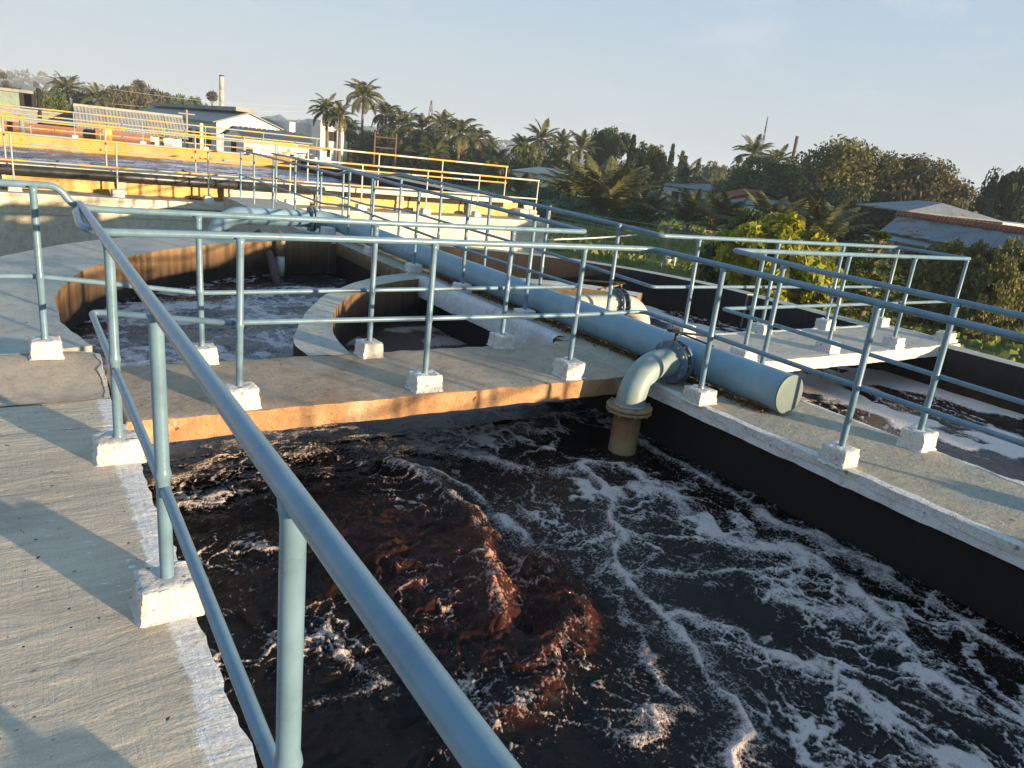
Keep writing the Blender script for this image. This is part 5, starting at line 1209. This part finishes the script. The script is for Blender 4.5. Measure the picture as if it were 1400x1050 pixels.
# white tower house behind the palms
YT = 84; a = wy(441, 158, YT); bb = wy(471, 158, YT); b = bld('tower_house', 'tall narrow white house partly hidden by coconut palms', a)
xm = wy(462, 170, YT).x; wall_box('wall', M_WWALL, (a.x, YT+.5), (xm-.01, YT+.5), 5, GZ, wy(450, 165, YT).z, b); wall_box('tower_wall', M_WWALL, (xm, YT), (bb.x, YT), 5, GZ, wy(468, 156, YT).z, b)
for py in (186,): w = wy(449, py, YT); wall_box('window', M_DARKIN, (w.x, YT+.44), (w.x+1.0, YT+.44), .05, w.z-.5, w.z+.5, b); wall_box('sunshade', M_WWALL, (w.x-.15, YT+.02), (w.x+1.2, YT+.25), .24, w.z+.7, w.z+.8, b)
a = wy(437, 211, 36.1); bb = wy(452, 211, 36.1); kb = thing('white_kiosk', 'small white block standing on the corner of the orange tank wall', 'kiosk', (a.x, 36.1, .28)); zt = wy(445, 208, 36.1).z
o = MB().box(a.x, bb.x, 36.02, 36.5, .282, zt).build('body', M_WWALL, kb); P_(o); o = MB().box(a.x-.04, bb.x+.04, 35.99, 36.54, zt+.002, zt+.06).build('cap', M_WWALL, kb); P_(o)
o = MB().box(bb.x-.22, bb.x-.06, 35.99, 36.018, .5, .85).build('vent', M_DARKIN, kb); P_(o)
# sheds seen between the trees on the right
def house(label, xl, xr, ye_l, ye_r, yr_l, DL, DR, depth, wm, rm, nsheet=6, ribs=3, amp=.03, name='house', pitch=None):
    A = pt(xl, ye_l, DL); B = pt(xr, ye_r, DR); z = (A.z+B.z)/2; zr = pt(xl, yr_l, DL+depth/2).z; b = bld(name, label, A)
    d = Vector((B.x-A.x, B.y-A.y, 0)).normalized(); nn = Vector((-d.y, d.x, 0)); nn = nn if nn.dot(Vector((A.x, A.y, 0))) > 0 else -nn
    A = Vector((A.x, A.y, z)); B = Vector((B.x, B.y, z)); h = nn*depth/2; C1 = B+h; D1 = A+h; C1.z = D1.z = zr
    sheet_roof(b, A-nn*.3, B-nn*.3, C1, D1, nsheet, ribs, amp, rm); sheet_roof(b, B+nn*(depth+.3), A+nn*(depth+.3), D1+nn*.01, C1+nn*.01, max(2, nsheet//2), ribs*2, amp, rm)
    p, q = A+d*.2, B-d*.2
    vs = [p, q, q+nn*depth, p+nn*depth]; zz = z-.08; V = [(v.x, v.y, GZ) for v in vs]+[(v.x, v.y, zz) for v in vs]+[(p.x+h.x, p.y+h.y, zr-.1), (q.x+h.x, q.y+h.y, zr-.1)]
    o = MB().add(V, [(0,1,5,4), (1,2,6,9,5), (2,3,7,6), (3,0,4,8,7)]).build('wall', wm, b); P_(o)
    for u in (.25, .7):
        w = p.lerp(q, u); wall_box('window' if u < .5 else 'door', M_DARKIN, (w.x-nn.x*.05, w.y-nn.y*.05), (w.x+d.x*.9-nn.x*.05, w.y+d.y*.9-nn.y*.05), .045, GZ+(.9 if u < .5 else .02), zz-.35, b)
    return b
house('long cream walled building glimpsed behind the palms', 700, 822, 232, 250, 224, 74, 66, 7, M_CREAM, M_ASB, 8)
house('orange lit end wall building behind the biggest young palm', 806, 822, 236, 238, 224, 70, 69, 6, M_ORWALL, M_ASB, 3)
house('grey tin roofed house with white gable under the casuarinas', 903, 972, 252, 262, 243, 78, 74, 8, M_WWALL, M_TIN, 6); house('house with red tiled roof below the mango tree', 968, 994, 268, 272, 252, 66, 64, 7, M_BRICK, M_TILE, 4, 5, .02)
house('pale tin roofed house behind the arching young palm', 992, 1062, 276, 284, 266, 60, 58, 7, M_WWALL, M_TIN, 6); house('low house with long red tiled roof left of the shed', 1086, 1132, 280, 286, 271, 62, 60, 7, M_WWALL, M_TILE, 5, 5, .02); house('small house with steep red roof near the rusty shed', 1140, 1158, 295, 298, 281, 62, 61.5, 3.5, M_BRICK, M_TILE, 3, 5, .02)
house('far white washed house above the trees', 988, 1004, 246, 248, 238, 100, 99, 6, M_WWALL, M_ASBG, 3)
# hip roofed house behind the shed
a = pt(1290, 292, 62); bb = pt(1372, 302, 58); b = bld('hip_roof_house', 'blue grey hip roofed house behind the tin shed', a); z = (a.z+bb.z)/2; d = Vector((bb.x-a.x, bb.y-a.y, 0)); nn = Vector((-d.y, d.x, 0)).normalized(); nn = nn if nn.y > 0 else -nn
A, B = Vector((a.x, a.y, z)), Vector((bb.x, bb.y, z)); rz = pt(1320, 281, 63).z; C, Dd = B+nn*7, A+nn*7; r1 = A.lerp(B, .30)+nn*3.5; r2 = A.lerp(B, .72)+nn*3.5; r1.z = r2.z = rz
for nm, pts in (('roof_slope', (A, B, r2, r1)), ('roof_slope', (B, C, r2)), ('roof_slope', (C, Dd, r1, r2)), ('roof_slope', (Dd, A, r1))):
    n2 = len(pts); vs = [Vector(p)[:] for p in pts]+[(Vector(p)-Vector((0, 0, .08)))[:] for p in pts]
    o = MB().add(vs, [tuple(range(n2)), tuple(reversed(range(n2, 2*n2)))]+[(i, i+n2, (i+1) % n2+n2, (i+1) % n2) for i in range(n2)]).build(nm, M_TIN, b); P_(o)
wall_box('wall', M_WWALL, (A.x, A.y), (B.x, B.y), 6.6, GZ, z-.09, b)
# rusty tin shed at the right
eL, eR = pt(1203, 316, 38.5), pt(1452, 362, 30.5); rL, rR = pt(1228, 296, 42.5), pt(1470, 329, 34.5); ze = (eL.z+eR.z)/2; zr = (rL.z+rR.z)/2; eL.z = eR.z = ze; rL.z = rR.z = zr
b = bld('tin_shed', 'long low shed with rust streaked grey tin roof and red ridge tiles', eL, 'shed'); N = 18
for i in range(N):
    u0, u1 = i/N, (i+1)/N+.005; lift = Vector((0, 0, .02*(i % 2))); corr_sheet('roof_sheet', M_RUSTTIN if i < 6 else M_TIN, eL.lerp(eR, u0)+lift, eL.lerp(eR, u1)+lift, rL.lerp(rR, u1)+lift, rL.lerp(rR, u0)+lift, 5, .018, b)
dv = (eR-eL).normalized(); nn = (rL-eL); nn = (nn-dv*nn.dot(dv)); nn.z = 0; nn.normalize(); W = (rL-eL).dot(nn)
e2L, e2R = eL+nn*2*W, eR+nn*2*W
for i in range(6):
    u0, u1 = i/6, (i+1)/6; corr_sheet('roof_sheet', M_TIN, e2R.lerp(e2L, u0), e2R.lerp(e2L, u1), rR.lerp(rL, u1), rR.lerp(rL, u0), 12, .018, b)
for i in range(40):                                     # ridge tiles
    p, q = rL.lerp(rR, i/40)+Vector((0, 0, .05)), rL.lerp(rR, (i+.94)/40)+Vector((0, 0, .06)); mb = MB().tube([p, q], [.20, .22], 8); o = mb.build('ridge_tile', M_TILE, b); P_(o)
p0, p1 = eL+nn*.3+dv*.2, eR+nn*.3
wall_box('wall', M_GWALL, (p0.x, p0.y), (p1.x, p1.y), 2*W-.6, GZ, ze-.05, b)
lp0, lp1 = pt(1180, 323, 37.2), pt(1268, 336, 34.0); lp0.z = lp1.z = (lp0.z+lp1.z)/2; t0, t1 = eL-Vector((0, 0, .12)), eL.lerp(eR, .36)-Vector((0, 0, .12))
for i in range(6): corr_sheet('porch_sheet', M_RUSTTIN if i < 3 else M_TIN, lp0.lerp(lp1, i/6), lp0.lerp(lp1, (i+1)/6+.01), t0.lerp(t1, (i+1)/6+.01), t0.lerp(t1, i/6), 4, .02, b)
for u in (.14, .5, .95): q = lp0.lerp(lp1, u).lerp(t0.lerp(t1, u), .1); o = MB().box(q.x-.07, q.x+.07, q.y-.07, q.y+.07, GZ, q.z-.04).build('porch_post', M_GWALL, b); P_(o)
# chimney, towers, poles
top = pt(303, 104, 150); c = thing('chimney', 'tall slim pale chimney behind the white warehouse', 'chimney', (top.x, top.y, GZ)); H = top.z-GZ
M_CHIM = rough_mat('pale_chimney_steel', (.46, .42, .36), (.54, .50, .43), 1, (.4, .33, .25), .2)
for i in range(5): o = obj('stack_section', MB().tube([(0,0,H*i/5),(0,0,H*(i+1)/5-.04)], .40, 14).build('stack_section', M_CHIM, None, True).data, c); bpy.data.objects.remove([x for x in bpy.data.objects if x.data is o.data and x is not o][0])
o = MB().tube([(0,0,H-.02),(0,0,H+.15)], .45, 14).build('rim', M_DARKIN, c)
def lattice(label, px, pyt, D, w, arms=True):
    top = pt(px, pyt, D); H = top.z-GZ; t = thing('lattice_tower', label, 'tower', (top.x, top.y, GZ)); mb = MB(); r = w*D/FPX/2; th = .00042*D
    for s1, s2 in ((-1,-1),(1,-1),(1,1),(-1,1)): mb.obox((s1*r, s2*r, 0), (s1*r*.06, s2*r*.06, H), th, th)
    mb2 = MB()
    for k in range(9):
        u0, u1 = k/9, (k+1)/9; a0, a1 = r*(1-.94*u0), r*(1-.94*u1)
        for (sa, sb) in (((-1,-1),(1,-1)), ((1,-1),(1,1)), ((1,1),(-1,1)), ((-1,1),(-1,-1))): mb2.obox((sa[0]*a0, sa[1]*a0, H*u0), (sb[0]*a1, sb[1]*a1, H*u1), th*.6, th*.6)
    mb.build('legs', M_RUSTFR, t); mb2.build('bracing', M_RUSTFR, t)
    if arms:
        m3 = MB()
        for z_, L_ in ((.62, .9), (.40, 1.1)): m3.obox((-r*L_, 0, H*z_), (r*L_, 0, H*z_), th, th)
        m3.build('cross_arm', M_RUSTFR, t)
    return t
lattice('reddish lattice power tower above the palm grove', 590, 137, 230, 14); lattice('faint thin lattice mast on the right skyline', 1050, 159, 240, 5, False)
def pole(label, px, pyt, D, r, mat, lean=0, name='utility_pole', arm=False):
    top = pt(px, pyt, D); t = thing(name, label, 'pole', (top.x-lean, top.y, GZ)); o = MB().tube([(0,0,0),(lean,0,top.z-GZ)], [r*1.15, r*.9], 10).build('shaft', mat, t, True)
    if arm: MB().obox((-.6,0,top.z-GZ-.3), (.6,0,top.z-GZ-.3), .08, .08).build('cross_arm', mat, t)
    else: MB().tube([(lean,0,top.z-GZ),(lean,0,top.z-GZ+.06)], r, 10).build('cap', mat, t)
    return t
pole('dark utility pole at the left before the green bushes', 52, 122, 58, .11, M_DARKIN); pole('brown chimney pole rising behind the mango tree', 1090, 187, 95, .20, M_RUSTFR, name='pole'); pole('short pale lamp pole far right on the skyline', 1343, 253, 120, .10, M_WWALL, name='lamp_pole')
pole('rust topped pole with cross arm beside the warehouse', 255, 150, 66, .09, M_WOODP, arm=True); pole('cream square pole in front of the warehouse windows', 275, 170, 50, .12, M_CREAM); pole('green grey steel post at the left beyond the tank', 29, 160, 45, .12, M_GREENW)
g = thing('rusty_frame', 'rusty steel goal shaped frame standing before the palm grove', 'frame', (*pt(513, 200, 60).xy, GZ))
P0, P1 = pt(513, 180, 60), pt(542, 183, 60)
for p in (P0, P1): o = MB().obox((p.x, p.y, GZ), (p.x, p.y, p.z), .12, .12).build('upright', M_RUSTFR, g); P_(o)
for dz in (.35, 1.1): o = MB().obox((P0.x, P0.y, P0.z-dz), (P1.x, P1.y, P1.z-dz), .10, .10).build('crossbar', M_RUSTFR, g); P_(o)
# fences in the meadow
f = thing('wire_fence', 'barbed wire fence strung across the meadow behind the right ditch', 'fence', (*at(905, 372, GZ).xy, GZ)); fp = []
f0, f1 = at(700, 330, GZ), at(905, 372, GZ); dv = (f1-f0)/1.0
W0 = pt(906, 293, 23.5).z-GZ
P = [f1-Vector((dv.x, dv.y, 0))*.75, f1, f1+Vector((9.2, -3.6, 0)), f1+Vector((18.4, -7.6, 0))]
for p in P: o = MB().tube([(p.x, p.y, GZ-.1), (p.x, p.y, GZ+1.75)], .045, 7).build('post', M_WOODP, f); P_(o)
for k in range(4):
    z = GZ+1.68-.16*k
    for a, c in zip(P[:-1], P[1:]):
        n = 14; path = [(a.x+(c.x-a.x)*i/n, a.y+(c.y-a.y)*i/n, z-.05*math.sin(pi*i/n)) for i in range(n+1)]; o = MB().tube(path, .008, 4, cap=False).build('wire', M_GREYM, f); P_(o)
for q, (px, py, D) in enumerate([(1281, 388, 27.5), (1313, 386, 27.5), (1337, 396, 28), (1364, 386, 27.5), (1389, 386, 27)]):
    p = pt(px, py, D); o = MB().tube([(p.x, p.y, GZ-.1), (p.x+.03, p.y, p.z)], [.05, .04], 7).build('fence_post', M_WOODP, None, True); tag(o, ['wooden fence post nearest the layered conifer', 'second fence post from the conifer, by the corner of the blue railing', 'shortest fence post in front of the hedge', 'pale fence post second from the right edge', 'pale fence post nearest the right edge'][q], 'post', 'fence posts in front of the hedge')
p = at(921, 366, GZ); o = thing('marker_post', 'short white marker post in the meadow', 'post', (p.x, p.y, GZ)); MB().tube([(0,0,-.1),(0,0,.45)], .035, 8).build('shaft', M_WWALL, o, True); MB().tube([(0,0,.45),(0,0,.49)], .042, 8).build('cap', M_WWALL, o, True)
p = at(912, 363, GZ); o = thing('bucket', 'small white bucket lying in the meadow grass', 'bucket', (p.x, p.y, GZ)); lathe(MB(), (0,0,0), (0,0,1), [(0, .10), (.24, .14), (.25, .15), (.26, .14)], 14).build('body', M_WWALL, o, True); MB().tube([(-.14*cos(t_), 0, .25+.12*sin(t_)) for t_ in np.linspace(0, pi, 8)], .008, 5).build('handle', M_GREYM, o)
o = MB().tube([(5.0,-.3,GZ)]*0+[at(745, 328, -1.6)[:], at(770, 327, -1.62)[:], at(800, 326, -1.6)[:], at(835, 324, -1.55)[:], at(870, 321, -1.5)[:]], .035, 6).build('twine_line', M_WWALL); tag(o, 'white twisted line strung over the meadow shrubs', 'rope')
# rubble bank by the small shed
n = 500; P = np.array([(wy(px, 205, 47).x, 47+rng.normal()*.6, GZ+abs(rng.normal())*.45+1.1) for px in rng.uniform(375, 428, n)]); V, F = leaves(P, np.tile((0,0,1.), (n, 1)), .18, .8, .8); o = obj('rubble_bank', np_mesh('rubble_bank', V, F, M_GWALL)); kind(o, 'stuff'); o['label'] = 'bank of rubble and dry scrub beside the small shed'
# crows on the raised tank
M_CROW = paint_mat('crow_feathers', (.012, .012, .014), .5)
def crow(label, p, rz, s=1.0):
    t = thing('crow', label, 'bird', p, 'crows perched on the raised tank'); t.rotation_euler.z = rz; t.scale = (s,)*3
    MB().tube([(-.24,0,.10),(-.13,0,.13),(-.06,0,.155),(.02,0,.185),(.07,0,.22),(.10,0,.265),(.135,0,.275),(.16,0,.272)], [.012,.03,.062,.072,.055,.042,.036,.012], 10).build('body', M_CROW, t, True)
    MB().tube([(.15,0,.272),(.215,0,.262)], [.014,.003], 6).build('beak', M_STEEL, t, True); MB().add([(-.10,-.03,.13),(-.10,.03,.13),(-.38,.045,.05),(-.38,-.045,.05),(-.10,0,.15),(-.38,0,.065)], [(0,1,2,3),(0,4,5,3),(4,1,2,5)]).build('tail', M_CROW, t)
    for s_ in (-1, 1): MB().tube([(0, s_*.025, .13), (.005, s_*.025, 0)], .006, 5).build('leg', M_STEEL, t)
c1_ = wy(253, 236, 18.78); crow('crow perched on the black pipe left of the blue cross pipe', (c1_.x, 18.72, .31), R(150), .5); c2_ = wy(75, 222, 18.9); crow('crow crouching on the black pipe at the far left', (c2_.x, 18.74, .31), R(20), .45); c3_ = wy(674, 280, 18.9); crow('crow on the rim near the right corner of the yellow wall', (c3_.x, 18.95, .325), R(200), .55)
# power lines over the far left
for q, (y0, y1) in enumerate(((88, 140), (118, 146))):
    a, c = pt(-30, y0, 130), pt(420, y1+6, 150); pth = [a.lerp(c, i/12)-Vector((0, 0, 1.2*math.sin(pi*i/12))) for i in range(13)]; o = MB().tube(pth, .018, 4, cap=False).build('power_line', M_GREYM); tag(o, ['upper faint power line crossing the left sky', 'lower faint power line crossing the left sky'][q], 'cable')
for o in bpy.data.objects:
    if o.name.startswith(('post',)) and o.parent is None and not o.get('label'): print('stray', o.name)

# ------------------------------------------------------------------ air
HAZE_TOP = 6
bpy.context.view_layer.update()
for o in bpy.data.objects:
    if o.type == 'MESH': HAZE_TOP = max(HAZE_TOP, max((o.matrix_world @ Vector(c)).z for c in o.bound_box)+1)
print('haze top', HAZE_TOP)
hz = NT('haze_air'); hz.n.remove(hz.b); pv = hz.node('ShaderNodeVolumePrincipled'); pv.inputs['Color'].default_value = (.72, .86, 1.0, 1); pv.inputs['Density'].default_value = .00055; pv.inputs['Anisotropy'].default_value = .0
hz.link(pv.outputs[0], hz.n['Material Output'].inputs['Volume'])
o = MB().box(-1600, 1600, -1600, 1600, GZ-1.2, HAZE_TOP).build('haze', hz.m); kind(o, 'stuff'); o['label'] = 'thin evening haze over the whole place'
